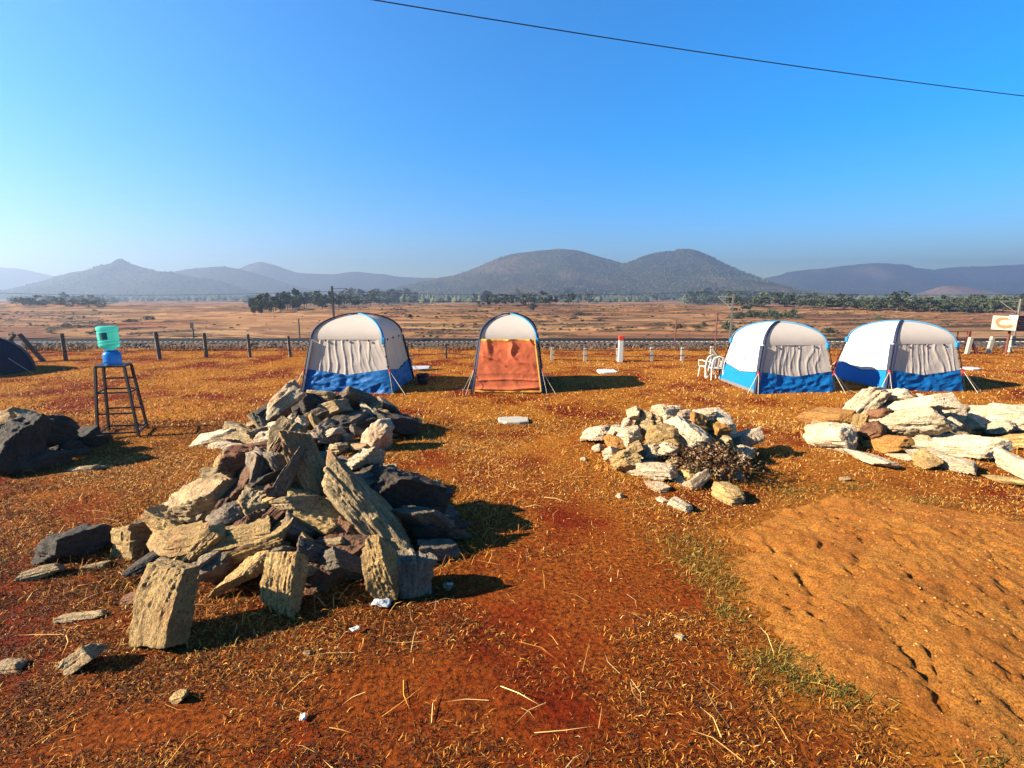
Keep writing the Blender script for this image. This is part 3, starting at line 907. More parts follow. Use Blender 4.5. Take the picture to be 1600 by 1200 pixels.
def curtain_fold(seed):
    def f(u, h, a, b):
        w = .9 * float(n2(u * 5, h * 2.0, seed)) + .10 * float(n2(u * 3, h * 9, seed + 7))
        x = u * 8.5 + w * 1.6
        k1 = (1 - abs(math.sin(x * math.pi))) ** 3
        k2 = (1 - abs(math.sin((u * 15 + 1.5 * w + h * 2.2) * math.pi))) ** 3
        e = min(1, 8 * min(a, 1 - a) + .05)
        amp = float(n2(u * 7 + 3, h * 2.2, seed + 1))
        return (.030 * k1 * (.25 + amp) + .018 * k2 * (1 - amp) + .05 * (float(fbm(u * 4, h * 3, 2, seed + 2)) - .5) - .012) * e * (.45 + .55 * (1 - b * .5))
    return f
def wrinkle(seed, amp=.05, fu=7, fh=7):
    def f(u, h, a, b):
        w = fbm(u * fu + 2 * fbm(u * 3, h * 3, 2, seed + 5), h * fh - u * 3, 3, seed)
        rdg = 1 - abs(2 * w - 1)
        return float(amp * (rdg - .6) * min(1, 10 * min(a, 1 - a) + .1))
    return f

CN = {'A': (-1, -1), 'B': (1, -1), 'C': (1, 1), 'D': (-1, 1)}
def strip(pts, nrm, w, name, mat, parent, thick=.012):
    mb = MB(); n = len(pts)
    for i in range(n):
        p = Vector(pts[i]); t = (Vector(pts[min(i + 1, n - 1)]) - Vector(pts[max(i - 1, 0)])).normalized()
        o = Vector(nrm[i]); s = t.cross(o).normalized()
        for q in (s * w[i] + o * .002, s * w[i] * .6 + o * thick, -s * w[i] * .6 + o * thick, -s * w[i] + o * .002): mb.v.append(tuple(p + q))
    for i in range(n - 1):
        for k in range(3):
            a = i * 4 + k; mb.f.append((a, a + 1, a + 5, a + 4))
    return mb.build(name, mat, parent, True)

def make_tent(x, y, rz, label, seed, front='curtain', scale=1.0):
    t = thing('tent', label, 'tent', (x, y, 0), rz, 'tents in a row across the camp')
    t.scale = (scale,) * 3
    sides = [('A', 'B', 'front'), ('B', 'C', 'right'), ('C', 'D', 'back'), ('D', 'A', 'left')]
    for i, (a, b, nm) in enumerate(sides):
        ca, cb = CN[a], CN[b]
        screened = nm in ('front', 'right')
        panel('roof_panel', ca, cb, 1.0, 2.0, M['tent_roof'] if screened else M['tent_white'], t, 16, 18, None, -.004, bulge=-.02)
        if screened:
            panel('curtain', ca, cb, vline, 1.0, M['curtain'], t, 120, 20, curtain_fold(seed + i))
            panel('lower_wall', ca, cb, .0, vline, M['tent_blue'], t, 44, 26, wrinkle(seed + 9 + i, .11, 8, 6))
        else:
            panel('upper_wall', ca, cb, vline, 1.0, M['tent_white'], t, 20, 14, None)
            panel('lower_wall', ca, cb, .055, vline, M['tent_sky'], t, 24, 10, wrinkle(seed + 9 + i, .022, 4, 2))
            panel('hem', ca, cb, -.01, .055, M['hem'], t, 12, 2, None, .003)
            # dark seam along the edge of the blue
            pts, nr, ww = [], [], []
            for k in range(17):
                p, n_, bl = side_pts(ca, cb, k / 16, vline(k / 16)); pts.append(p + n_ * (bl + .012)); nr.append(n_); ww.append(.010)
            strip(pts, nr, ww, 'seam', M['navy'], t, .004)
            if nm == 'left':
                p, n_, bl = side_pts(ca, cb, .52, .62)
                # emblem: three leaning peaks, and the small word under it
                ex = np.array([cb[0] - ca[0], cb[1] - ca[1], 0.0]); ex /= np.linalg.norm(ex)
                ez = np.array([0, 0, 1.0]) - n_ * .17; ez /= np.linalg.norm(ez)
                c0 = p + n_ * (bl + .012)
                mb = MB()
                for (sx, sy, w, h) in ((-.045, 0, .05, .13), (.015, -.01, .05, .10), (.065, -.02, .045, .065)):
                    q = [c0 + ex * (sx - w / 2) + ez * sy, c0 + ex * (sx + w / 2) + ez * sy, c0 + ex * (sx + w * .25) + ez * (sy + h * .6), c0 + ex * (sx - w * .15) + ez * (sy + h)]
                    mb.add(q, [(0, 1, 2, 3)])
                mb.build('emblem', M['logo'], t)
                fc = bpy.data.curves.new('lettering', 'FONT'); fc.body = 'Quechua'; fc.size = .085; fc.align_x = 'CENTER'
                fo = bpy.data.objects.new('lettering', fc); COL.objects.link(fo)
                me = bpy.data.meshes.new_from_object(fo)
                bpy.data.objects.remove(fo)
                lo = link('lettering', me, M['logo'], t)
                nn = np.cross(ex, ez)
                lo.matrix_local = Matrix(((ex[0], ez[0], nn[0], c0[0]), (ex[1], ez[1], nn[1], c0[1]), (ex[2], ez[2], nn[2], c0[2] - .14), (0, 0, 0, 1)))
        if screened:
            for u in (.2, .5, .8):
                p, n_, bl = side_pts(ca, cb, u, .985)
                MB().box(p + n_ * (bl + .03), (.03, .03, .05)).build('clip', M['navy'], t)
    # pole sleeves over the roof and down the legs
    for (ends, mat) in ((('A', 'C'), M['navy']), (('B', 'D'), M['sky_sleeve'])):
        ca, cb = CN[ends[0]], CN[ends[1]]
        hs_ = [1 + k / 14 for k in range(15)]
        pts = [pole_pt(ca, h) for h in hs_] + [pole_pt(cb, h) for h in hs_[-2::-1]]
        pts = [p + np.array([0, 0, .012 if mat is M['navy'] else .004]) for p in pts]
        nr = []
        for p in pts:
            n_ = np.array([p[0] * .8, p[1] * .8, (p[2] - 1.0) * 1.2 + .05]); nr.append(n_ / np.linalg.norm(n_))
        strip(pts, nr, [.042] * len(pts), 'pole_sleeve', mat, t, .03)
        for e in ends:
            c = CN[e]; o = np.array([c[0], c[1], 0]) / 1.4142
            lp = [pole_pt(c, k / 12) for k in range(13)]
            if mat is M['navy']:
                strip([p + o * .004 for p in lp], [o] * 13, [.07 + .035 * (k / 12) for k in range(13)], 'leg_sleeve', M['navy'], t, .03)
            mb = MB(); mb.tube([p + o * .045 for p in lp], .014, 6); mb.build('leg_pole', M['black_iron'], t, True)
            for k in range(5):
                p = pole_pt(c, .12 + .19 * k)
                MB().box(p + o * .025, (.05, .05, .03)).build('pole_clip', M['black_iron'], t)
            if mat is not M['navy']:
                mb = MB(); p = pole_pt(c, .98) + o * .02; mb.box(p, (.10, .10, .16)); mb.build('sleeve_pocket', M['sky_sleeve'], t, False, .02)
            p = pole_pt(c, .42) + o * .06
            MB().box(p, (.04, .04, .10)).build('toggle', M['red_tab'], t)
            for (ang, L, h) in ((20, .50, .44), (-20, .42, .44)):
                q = pole_pt(c, h) + o * .06
                d = Matrix.Rotation(R(ang), 3, 'Z') @ Vector(o)
                g_ = Vector((q[0], q[1], 0)) + d * L
                MB().tube([q, g_], .006, 4).build('guy_line', M['rope'], t)
                MB().tube([g_ + Vector((0, 0, -.08)), g_ + d * .03 + Vector((0, 0, .06))], .008, 5).build('peg', M['black_iron'], t)
    if front == 'bare': pass
    return t

def tent_from_px(pl_, pr_, rz, label, seed, narrow=1.0):
    """pl_, pr_: pixels of the front corners"""
    a, b = ground(*pl_), ground(*pr_)
    w = (b - a).length; s = w / (2 * A_T) / narrow
    ang = math.atan2(b.y - a.y, b.x - a.x)
    mid = (a + b) / 2
    n_ = Vector((-math.sin(ang), math.cos(ang), 0))
    c = mid + n_ * (A_T * s)
    t = make_tent(c.x, c.y, ang, label, seed, scale=s)
    t.scale.x = s * narrow
    return t, c, ang, s

t1 = tent_from_px((473, 614), (612, 615), 0, 'blue and white tent with grey curtained front and dark right side, leftmost of the row', 200)
t2 = tent_from_px((738, 613), (849, 614), 0, 'narrower tent whose front is hidden by an orange red sheet', 230, .80)
t3 = tent_from_px((1181, 615), (1304, 614), 0, 'blue and white tent with white plastic chairs at its left side', 260)
t4 = tent_from_px((1385, 612), (1505, 611), 0, 'rightmost blue and white tent, with the shadow of its neighbour on its left wall', 290)

# the orange sheet in front of tent two
tt, c, ang, s = t2
sh = thing('sheet', 'wrinkled orange red sheet with yellow edges hung over the front of a tent', 'sheet', c, ang)
sh.scale = (s * .80, s, s)
def sheet_pt(u, v):
    h = .035 + (1.0 - .035) * v
    p, n_, bl = side_pts(CN['A'], CN['B'], .03 + .94 * u, h, 0)
    d1 = (1 - abs(math.sin((u * 3 + v * 4) * 2.2 + 3 * n2(u * 3, v * 3, 5)))) ** 3 * sstep(.2, 1, v) * .07
    d2 = (1 - abs(math.sin(v * 24 + 3 * n2(u * 2, v * 4, 6)))) ** 2 * (1 - sstep(.05, .45, v)) * .05
    d3 = .06 * (fbm(u * 5 + v * 2, v * 5, 4, 44) - .5)
    d4 = .05 * math.exp(-((u - .10 - .25 * (1 - v)) / .05) ** 2) * sstep(.55, 1, v)
    fx = min(1, 12 * min(u, 1 - u) + .15)
    return p + n_ * (.075 + float(d1 + d2 + d3 + d4) * fx)
nu, nv = 80, 70
V = np.array([sheet_pt(i / nu, j / nv) for j in range(nv + 1) for i in range(nu + 1)])
o_ = link('cloth', np_mesh('cloth', V, grid_faces(nv + 1, nu + 1)), M['orange_cloth'], sh)
for (uv0, uv1) in (((0, 1), (1, 1)), ((1, 0), (1, 1)), ((0, 0), (1, 0))):
    pts, nr = [], []
    for k in range(41):
        f = k / 40; u = uv0[0] + (uv1[0] - uv0[0]) * f; v = uv0[1] + (uv1[1] - uv0[1]) * f
        pts.append(sheet_pt(u, v) + np.array([0, -.004, 0])); nr.append((0, -1, 0))
    strip(pts, nr, [.026] * 41, 'edge_band', M['yellow_trim'], sh, .006)

# dark dome tent at the far left edge
dc = ground(-75, 584)
dt = thing('dome_tent', 'dark navy dome tent cut off by the left edge', 'tent', (dc.x, dc.y, 0), R(20))
for k in range(4):
    V = []
    for j in range(13):
        f = j / 12 * math.pi / 2
        for i in range(9):
            g_ = (k + i / 8) * math.pi / 2
            q = 1 / max(abs(math.cos(g_ - math.pi / 4)) ** .25, abs(math.sin(g_ - math.pi / 4)) ** .25) if False else 1
            r = 2.05 * math.cos(f) ** .85 * (1 - .07 * math.sin(i / 8 * math.pi)) + .001
            V.append((r * math.cos(g_), r * math.sin(g_), 1.32 * math.sin(f) ** .95))
    link('canopy_panel', np_mesh('canopy_panel', np.array(V), grid_faces(13, 9)), M['navy_dark'], dt)
for k in range(2):
    pts = []
    for j in range(25):
        f = j / 24 * math.pi; g_ = k * math.pi / 2
        r = 2.06 * abs(math.cos(f)) ** .85 * (1 if f < math.pi / 2 else -1)
        pts.append((r * math.cos(g_), r * math.sin(g_), 1.33 * math.sin(f) ** .95 + .01))
    MB().tube(pts, .02, 6).build('tent_pole', M['black_iron'], dt, True)
for ang_ in (-60, -20, 30):
    d = Vector((math.cos(R(ang_)), math.sin(R(ang_)), 0))
    MB().tube([d * 1.9 + Vector((0, 0, .5)), d * 2.6 + Vector((0, 0, .0))], .006, 4).build('guy_line', M['rope'], dt)

# ------------------------------------------------------------------ stool and water bottle
sf = [ground(153, 684), ground(217, 682), ground(231, 669), ground(170, 672)]
cs = sum(sf, Vector()) / 4
ztop = at(188, 572, cs.y).z
st = thing('stool', 'tall black iron stool carrying the water bottle', 'stool', cs)
low = [p - cs for p in sf]
e1, e2 = (low[1] - low[0] + low[2] - low[3]) / 2, (low[3] - low[0] + low[2] - low[1]) / 2
low = [(-e1 - e2) / 2, (e1 - e2) / 2, (e1 + e2) / 2, (-e1 + e2) / 2]
tw = (at(206, 573, cs.y).x - at(163, 573, cs.y).x) / e1.length
hi = [p * tw * .93 + Vector((0, 0, ztop)) for p in low]
for k in range(4): MB().bar(low[k] - Vector((0, 0, .02)), hi[k], .036).build('leg', M['black_iron'], st)
for (f, ks) in ((.06, (0, 1, 2, 3)), (.34, (0, 2)), (.64, (0, 1, 2, 3)), (.80, (2,))):
    for k in ks:
        a = low[k].lerp(hi[k], f); b_ = low[(k + 1) % 4].lerp(hi[(k + 1) % 4], f)
        if k in (0, 2) and f in (.64,): a += Vector((0, 0, .0)); 
        MB().bar(a, b_, .026).build('stretcher', M['black_iron'], st)
mb = MB()
top4 = [p * 1.06 for p in hi]
for p in top4: p.z = ztop
mb.add([p + Vector((0, 0, .0)) for p in top4] + [p + Vector((0, 0, .035)) for p in top4], [(0, 3, 2, 1), (4, 5, 6, 7), (0, 1, 5, 4), (1, 2, 6, 5), (2, 3, 7, 6), (3, 0, 4, 7)])
mb.build('seat', M['black_iron'], st, False, .006)
zz = ztop + .035
k_ = (at(203, 550, cs.y).x - at(174, 550, cs.y).x) / 2 * .84 * .98
wb = thing('water_dispenser', 'round blue plastic water dispenser base on the tall stool', 'water dispenser', (cs.x, cs.y, zz))
hb = at(188, 547, cs.y).z - zz
MB().lathe([(0, 0), (k_ * .97, 0), (k_, .015), (k_ * .97, .03), (k_, hb * .45), (k_ * 1.0, hb * .72), (k_ * .93, hb * .80), (k_ * .72, hb * .92), (k_ * .66, hb * .96), (k_ * .62, hb), (.10, hb), (0, hb * .98)], 32).build('jar', M['blue_plastic'], wb, True)
MB().lathe([(k_ * .66, hb * .93), (k_ * .76, hb * .93), (k_ * .76, hb * .97), (k_ * .66, hb * .97)], 32).build('collar', M['blue_plastic'], wb, True)
mb = MB(); mb.tube([(0, -k_ * .95, hb * .2), (0, -k_ - .06, hb * .2), (0, -k_ - .07, hb * .12)], .014, 8); mb.build('tap', M['blue_plastic'], wb, True)
kb = (at(200, 528, cs.y).x - at(167, 528, cs.y).x) / 2 * .84
hbt = at(184, 510, cs.y).z - zz - hb
bt = thing('water_bottle', 'large teal plastic water bottle turned upside down on the blue base', 'water bottle', (cs.x - .02, cs.y, zz + hb + .003))
pf = [(0, -.04), (.04, -.04), (.04, .0), (kb * .55, hbt * .05), (kb * .90, hbt * .13), (kb, hbt * .19), (kb, hbt * .24), (kb * .93, hbt * .26), (kb * .93, hbt * .29), (kb, hbt * .31), (kb, hbt * .37), (kb * .93, hbt * .39), (kb * .93, hbt * .42), (kb * .98, hbt * .44), (kb * .98, hbt * .76), (kb * .93, hbt * .78), (kb * .93, hbt * .81), (kb, hbt * .83), (kb, hbt * .93), (kb * .95, hbt * .98), (kb * .85, hbt), (kb * .6, hbt * .985), (0, hbt * .97)]
MB().lathe(pf, 40).build('body', M['teal'], bt, True)
mb = MB(); n = 10
for j in range(2):
    for i in range(n + 1):
        a = R(-90 - 8 + 44 * i / n); mb.v.append((kb * 1.0 * math.cos(a), kb * 1.0 * math.sin(a), hbt * (.46 + .29 * j)))
for i in range(n): mb.f.append((i, i + 1, n + 2 + i, n + 1 + i))
mb.build('label', M['label'], bt, True)

# ------------------------------------------------------------------ chairs, bucket, mat, slabs, small litter
def make_chair(p, rz, label, cloth_=False, group='white plastic chairs by the tents'):
    t = thing('plastic_chair', label, 'chair', p, rz, group)
    w = .46; m = M['white_plastic']; t.scale = (.78, .78, .84)
    mb = MB(); mb.box((0, 0, .42), (w, .44, .025)); mb.build('seat', m, t, False, .01)
    for sx in (-1, 1):
        MB().tube([(sx * w * .5, -.22, 0), (sx * w * .44, -.18, .42)], [.022, .028], 6).build('leg', m, t, True)
        MB().tube([(sx * w * .5, .26, 0), (sx * w * .44, .18, .42)], [.022, .028], 6).build('leg', m, t, True)
        MB().tube([(sx * w * .52, -.2, .42), (sx * w * .56, -.2, .62), (sx * w * .56, .05, .65), (sx * w * .5, .22, .62)], .02, 6).build('armrest', m, t, True)
    pts = [(-w * .46, .2, .42), (-w * .47, .25, .65), (-w * .36, .28, .80), (0, .29, .86), (w * .36, .28, .80), (w * .47, .25, .65), (w * .46, .2, .42)]
    MB().tube(pts, .026, 6).build('back_frame', m, t, True)
    for sx in (-.45, 0, .45):
        MB().tube([(sx * w * .7, .20, .43), (sx * w * .62, .285, .82)], [.026, .030], 4).build('back_slat', m, t)
    return t
make_chair(ground(1104, 590), R(192), 'white plastic chair left of the third tent, the outer of the two')
make_chair(ground(1117, 593), R(176), 'white plastic chair left of the third tent, the one touching its wall')
pc = ground(634, 580)
make_chair(pc, R(80), 'white plastic chair behind the right side of the first tent')
mb = MB(); V = []
for j in range(12):
    for i in range(8):
        V.append((.235 + .02 * math.sin(i * 1.7) + (.02 if j < 6 else -.03), -.16 + i * .042, .73 - abs(j - 5.5) * .055 + (.02 if 4 < j < 7 else 0)))
q = link('cloth', np_mesh('cloth', np.array(V), grid_faces(12, 8)), M['pink_cloth'])
q.location = pc; q.rotation_euler.z = R(170); tag(q, 'pinkish cloth hung over the back of the chair behind the first tent', 'cloth')

bp = ground(661, 600)
bk = thing('bucket', 'black tub standing at the edge of the first tent shadow', 'bucket', bp)
MB().lathe([(0, .0), (.13, 0), (.17, .26), (.19, .27), (.185, .285), (.165, .275), (.125, .02), (0, .02)], 24).build('tub', M['black_rubber'], bk, True)
MB().tube([(-.18, 0, .26), (-.21, 0, .2), (-.1, -.19, .17), (.1, -.19, .17), (.21, 0, .2), (.18, 0, .26)], .006, 5).build('handle', M['steel'], bk, True)

def flat_slab(px, py, wpx, hpx, name, label, cat, mat, th=.05, seed=0):
    p = ground(px, py); rr = np.random.default_rng(seed)
    dpx = ground(px, py - hpx / 2).y - ground(px, py + hpx / 2).y
    w = wpx * depth_of(p) / FPX
    n = 14; mb = MB()
    rad = rr.uniform(.85, 1.08, n)
    cs_ = [(math.copysign(abs(math.cos(2 * math.pi * k / n)) ** .6, math.cos(2 * math.pi * k / n)) * w / 2 * rad[k], math.copysign(abs(math.sin(2 * math.pi * k / n)) ** .6, math.sin(2 * math.pi * k / n)) * dpx / 2 * rad[k]) for k in range(n)]
    vs_ = [(x, y, -.03) for x, y in cs_] + [(x, y, th) for x, y in cs_] + [(x * .93, y * .93, th + .015) for x, y in cs_]
    fs = [tuple(range(2 * n, 3 * n))]
    for j in range(2):
        for k in range(n): fs.append((j * n + k, j * n + (k + 1) % n, (j + 1) * n + (k + 1) % n, (j + 1) * n + k))
    mb.add(vs_, fs); o = mb.build(name, mat); o.location = (p.x, p.y, float(gz(p.x, p.y)))
    tag(o, label, cat)
flat_slab(802, 659, 50, 9, 'concrete_slab', 'pale concrete cover lying in the grass between the tents and camera', 'slab', M['concrete'], .05, 1)
flat_slab(948, 582, 34, 5, 'flat_stone', 'thin pale slab on the grass right of the orange sheet', 'slab', M['white_paint'], .03, 2)
flat_slab(652, 575, 44, 6, 'mat', 'pale mat spread on the grass between the first two tents', 'mat', M['rag'], .012, 3)
flat_slab(1516, 576, 24, 3, 'flat_stone', 'small pale slab on the grass right of the last tent', 'slab', M['white_paint'], .03, 4)

# ------------------------------------------------------------------ stones
def cube_sphere(n):
    key = {}; V = []; F = []
    def vid(p):
        k = tuple(int(round(c * n)) for c in p)
        if k not in key: key[k] = len(V); V.append(p)
        return key[k]
    for ax in range(3):
        for sg_ in (-1, 1):
            for i in range(n):
                for j in range(n):
                    q = []
                    for (a, b) in ((i, j), (i + 1, j), (i + 1, j + 1), (i, j + 1)):
                        p = [0, 0, 0]; p[ax] = sg_; p[(ax + 1) % 3] = -1 + 2 * a / n; p[(ax + 2) % 3] = -1 + 2 * b / n
                        q.append(vid(tuple(p)))
                    F.append(q if sg_ > 0 else q[::-1])
    V = np.array(V, float)
    return V / np.linalg.norm(V, axis=1)[:, None], np.array(F)
CS = {n: cube_sphere(n) for n in (6, 10, 16, 32)}

def rock_mesh(seed, dims, n, blocky=.8, strata=1.0):
    rr = np.random.default_rng(seed)
    D, F = CS[n]
    pl_ = []
    for ax in range(3):
        for s in (-1, 1):
            v = np.zeros(3); v[ax] = s
            v += rr.normal(size=3) * ((.17 if blocky <= 1 else .12)); v /= np.linalg.norm(v)
            pl_.append((v, rr.uniform(.78, 1.0)))
    for _ in range(int(9 * (1.15 - blocky)) + 3 if blocky <= 1 else 2):
        v = rr.normal(size=3); v /= np.linalg.norm(v)
        pl_.append((v, rr.uniform(.72, 1.08)))
    p_ = 44
    acc = np.zeros(len(D))
    for v, d in pl_:
        acc += np.maximum(D @ v / d, 0) ** p_
    r = acc ** (-1 / p_)
    P = D * r[:, None] * np.array(dims)[None] / 2
    sz = min(dims) ; mx = max(dims)
    nr = D / np.array(dims)[None]; nr /= np.linalg.norm(nr, axis=1)[:, None]
    d1 = (fbm3(P * (2.2 / sz) + seed * 3.3, 3, seed) - .5) * sz * .16
    d2 = (fbm3(P * (9 / sz) + seed, 3, seed + 3) - .5) * sz * .15
    # bedding: ledges running along the stone
    lay = P[:, 2] / sz * 9 + 1.2 * fbm3(P * (1.5 / mx) + 5, 2, seed + 6)
    q = lay - np.floor(lay)
    led = (n3(np.floor(lay), P[:, 0] * 2 / mx + 3, P[:, 1] * 2 / mx, seed + 8) - .5)
    d3 = led * sz * .15 * strata * np.minimum(1, 6 * np.minimum(q, 1 - q))
    P = P + nr * (d1 + d2 + d3)[:, None]
    me = np_mesh('stone', P, F, True)
    me.set_sharp_from_angle(angle=R(32))
    return me

PILES = {
    'near': dict(c=(-2.25, 5.05), r=(1.95, 1.45), h=1.05, p=1.0),
    'far': dict(c=(-3.35, 8.55), r=(2.0, 1.35), h=.80, p=1.0),
    'mid': dict(c=(2.55, 7.25), r=(1.5, 1.25), h=.72, p=1.15),
    'right': dict(c=(6.95, 8.35), r=(1.75, 1.3), h=.80, p=1.0),
    'edge': dict(c=(9.2, 8.6), r=(1.5, 1.0), h=.55, p=1.0),
    'dark': dict(c=(-7.75, 7.35), r=(1.12, .95), h=.58, p=1.0),
    'flat': dict(c=(0, 0), r=(.1, .1), h=0, p=1.0),
}
def pile_h(pl_, x, y):
    d = math.hypot((x - pl_['c'][0]) / pl_['r'][0], (y - pl_['c'][1]) / pl_['r'][1])
    return pl_['h'] * max(0, 1 - d ** pl_['p']) if d < 1 else 0
def pile_hit(pl_, px, py):
    d = ray(px, py); t = .8
    while t < 60:
        p = Vector((0, 0, CAMH)) + d * t
        if p.z <= max(pile_h(pl_, p.x, p.y), 0.0): return p
        if p.y > pl_['c'][1] and pl_['h'] > 0 and abs(p.x - pl_['c'][0]) < pl_['r'][0] * 1.15: return p
        t += .02
    return p

ROCK_TINY_GROUP = {
    'near': ('small broken stone lying in the near heap', 'small stones of the near heap'),
    'far': ('small broken stone in the heap just in front of the first tent', 'small stones of the heap before the first tent'),
    'mid': ('small pale stone in the round heap right of the middle of the camp', 'small stones of the middle heap'),
    'right': ('small stone among the big slabs before the last tent', 'small stones of the slab heap'),
    'edge': ('small pale stone in the heap cut by the right edge', 'small stones of the right edge heap'),
    'dark': ('small stone in the dark heap beside the stool', 'small stones of the dark heap'),
    'flat': ('small loose stone lying in the dry grass', 'loose stones in the grass'),
}
rid = [0]
def rock(pile, px, py, L, W, ang=0, mat='tan', label=None, dep=.9, yaw=-25, roll=0, n=None, push=.25, strata=1.0, blocky=.8, foot=None, raw=False, lean=None):
    rid[0] += 1; i = rid[0]
    pl_ = PILES[pile]
    if foot is None: foot = pile == 'flat'
    if pile in ('mid', 'right', 'edge'): blocky = min(blocky, .5)
    azd = math.degrees(math.atan2(px - 800, FPX * 1.0))
    jit = ((i * 7919) % 17) - 8
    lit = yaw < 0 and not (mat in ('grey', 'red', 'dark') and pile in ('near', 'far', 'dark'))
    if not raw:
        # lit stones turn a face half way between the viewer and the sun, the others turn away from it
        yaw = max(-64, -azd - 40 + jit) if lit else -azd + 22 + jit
    if lean is None: lean = 12 + jit * .8 if lit and not raw else 0
    hh = abs(math.sin(R(ang))) * L / 2 + abs(math.cos(R(ang))) * W / 2
    p = ground(px, py + hh * .85) if foot else pile_hit(pl_, px, py)
    k = depth_of(p) / FPX
    l, w = L * k, W * k
    d = min(l, w * 1.6) * dep
    if foot:
        p = at(px, py, p.y + d * .30)
    else:
        p = p + Vector((p.x, p.y, 0)).normalized() * d * push
    l, w = l * .95, w * (.84 if pile == 'near' and not foot else .92)
    if not raw: l = l / .85
    if n is None: n = 32 if max(L, W) > 75 else 16 if max(L, W) > 32 else 10 if max(L, W) > 14 else 6
    me = rock_mesh(1000 + i, (l * 1.06, d, w * 1.08), n, blocky, strata)
    o = link('stone', me, M['rock_' + mat])
    Mx = Matrix.Rotation(R(-lean), 4, 'X') @ Matrix.Rotation(R(yaw), 4, 'Z') @ Matrix.Rotation(R(-ang), 4, 'Y') @ Matrix.Rotation(R(roll), 4, 'X')
    o.matrix_world = Matrix.Translation(p) @ Mx
    if label: tag(o, label, 'stone', 'stones heaped in the camp')
    else:
        l_, g_ = ROCK_TINY_GROUP[pile]; tag(o, l_, 'stone', g_)
    return o

# filler stones inside each heap, which carry the stones on the outside
for nm, cnt, sz in (('near', 40, .27), ('far', 30, .24), ('mid', 26, .20), ('right', 16, .28), ('edge', 8, .26), ('dark', 12, .30)):
    pl_ = PILES[nm]; rr = random.Random(hash(nm) % 1 + len(nm) * 7)
    lab = {'near': 'dark stone wedged deep inside the near heap', 'far': 'stone wedged inside the heap before the first tent', 'mid': 'stone wedged inside the middle heap',
           'right': 'stone wedged under the slabs before the last tent', 'edge': 'stone wedged inside the right edge heap', 'dark': 'stone wedged inside the dark heap beside the stool'}[nm]
    for k in range(cnt):
        a, q = rr.uniform(0, 6.283), rr.uniform(0, .82) ** .6
        x, y = pl_['c'][0] + math.cos(a) * q * pl_['r'][0], pl_['c'][1] + math.sin(a) * q * pl_['r'][1]
        h = max(0, pile_h(pl_, x, y) - sz * .75) * rr.uniform(.7, .95)
        s = sz * rr.uniform(.7, 1.3)
        me = rock_mesh(3000 + k + len(nm) * 50, (s * rr.uniform(1.1, 1.8), s * 1.1, s * rr.uniform(.6, .9)), 10)
        m_ = {'near': ['grey', 'red', 'tan', 'grey'], 'far': ['grey', 'tan', 'tan', 'grey'], 'dark': ['dark', 'grey', 'dark', 'dark']}.get(nm, ['pale', 'tan', 'pale', 'orange'])[k % 4]
        o = link('stone', me, M['rock_' + m_])
        o.location = (x, y, h + s * .1); o.rotation_euler = (rr.uniform(-.5, .5), rr.uniform(-.5, .5), rr.uniform(0, 6.28))
        tag(o, lab, 'stone', lab.replace('stone', 'stones', 1))

N = 'near'
rock(N, 256, 938, 132, 104, 82, 'gold', 'tall rough upright block at the front left foot of the near heap', .30, -18, 0, foot=True, strata=.6, blocky=1.1, raw=True, lean=24)
rock(N, 442, 908, 96, 74, 84, 'gold', 'pale squarish block half in shade at the front of the near heap', .32, -18, 0, foot=True, raw=True, lean=24, blocky=1.1)
rock(N, 222, 842, 64, 52, 2, 'gold', 'stubby stone with a bright yellow broken end at the left tip of the near heap', 1.4, -26, foot=True, raw=True, lean=12, blocky=1.1)
rock(N, 266, 820, 62, 36, -24, 'gold', 'wedge stone behind the yellow ended stone at the left of the near heap', .9, -30)
rock(N, 315, 790, 122, 62, 14, 'tan', 'broad grey streaked slab on the upper left side of the near heap', .9, -22, 25)
rock(N, 332, 842, 172, 38, 9, 'gold', 'long low slab lying across the left front of the near heap', 1.4, -14, 18)
rock(N, 402, 856, 112, 32, 20, 'gold', 'narrow slab with a lit slanting edge below the middle of the near heap', 1.3, -25, 20)
rock(N, 384, 803, 56, 42, -20, 'grey', 'mottled round stone at the centre left of the near heap', .9, -30)
rock(N, 405, 716, 105, 42, -4, 'red', 'dark reddish slab with a pale rim at the top left of the near heap', 1.0, 22, -10)
rock(N, 366, 728, 58, 30, -28, 'gold', 'stone with a smooth yellow face jutting from the top left of the near heap', .9, -38)
rock(N, 353, 757, 46, 60, 12, 'tan', 'streaked stone under the yellow faced stone at the top left of the near heap', .9, -25)
rock(N, 486, 742, 150, 60, -66, 'tan', 'biggest leaning slab forming the peak of the near heap', .30, -8, -46, push=.1, raw=True)
rock(N, 446, 692, 62, 36, 62, 'tan', 'lit slab propped against the left of the peak slab', .8, -30)
rock(N, 452, 748, 92, 40, -62, 'grey', 'dark stick shaped stone left of the peak slab', .5, -4, -35, raw=True)
rock(N, 380, 770, 66, 26, 70, 'red', 'narrow reddish upright stone in the middle of the near heap', 1.0, -32)
rock(N, 402, 748, 72, 46, 75, 'grey', 'dark upright stone behind the narrow reddish one', .9, 30)
rock(N, 416, 800, 88, 46, -52, 'tan', 'grey grained block tilted down to the right at the heart of the near heap', .9, -28, 15)
rock(N, 490, 806, 104, 44, -24, 'gold', 'golden pitted slab below the peak slab', 1.0, -22, 25)
rock(N, 467, 832, 42, 42, -35, 'grey', 'small grained block under the golden pitted slab', .9, -25)
rock(N, 580, 806, 225, 54, -50, 'tan', 'long log like slab leaning down the right side of the near heap', .50, -10, -40, push=-.35, raw=True)
rock(N, 597, 892, 108, 46, -72, 'gold', 'lower broken piece standing at the foot of the long leaning slab', .7, -25, -15, foot=True, raw=True)
rock(N, 640, 895, 66, 66, 80, 'grey', 'bluish shaded block at the right front foot of the near heap', .8, 15, foot=True)
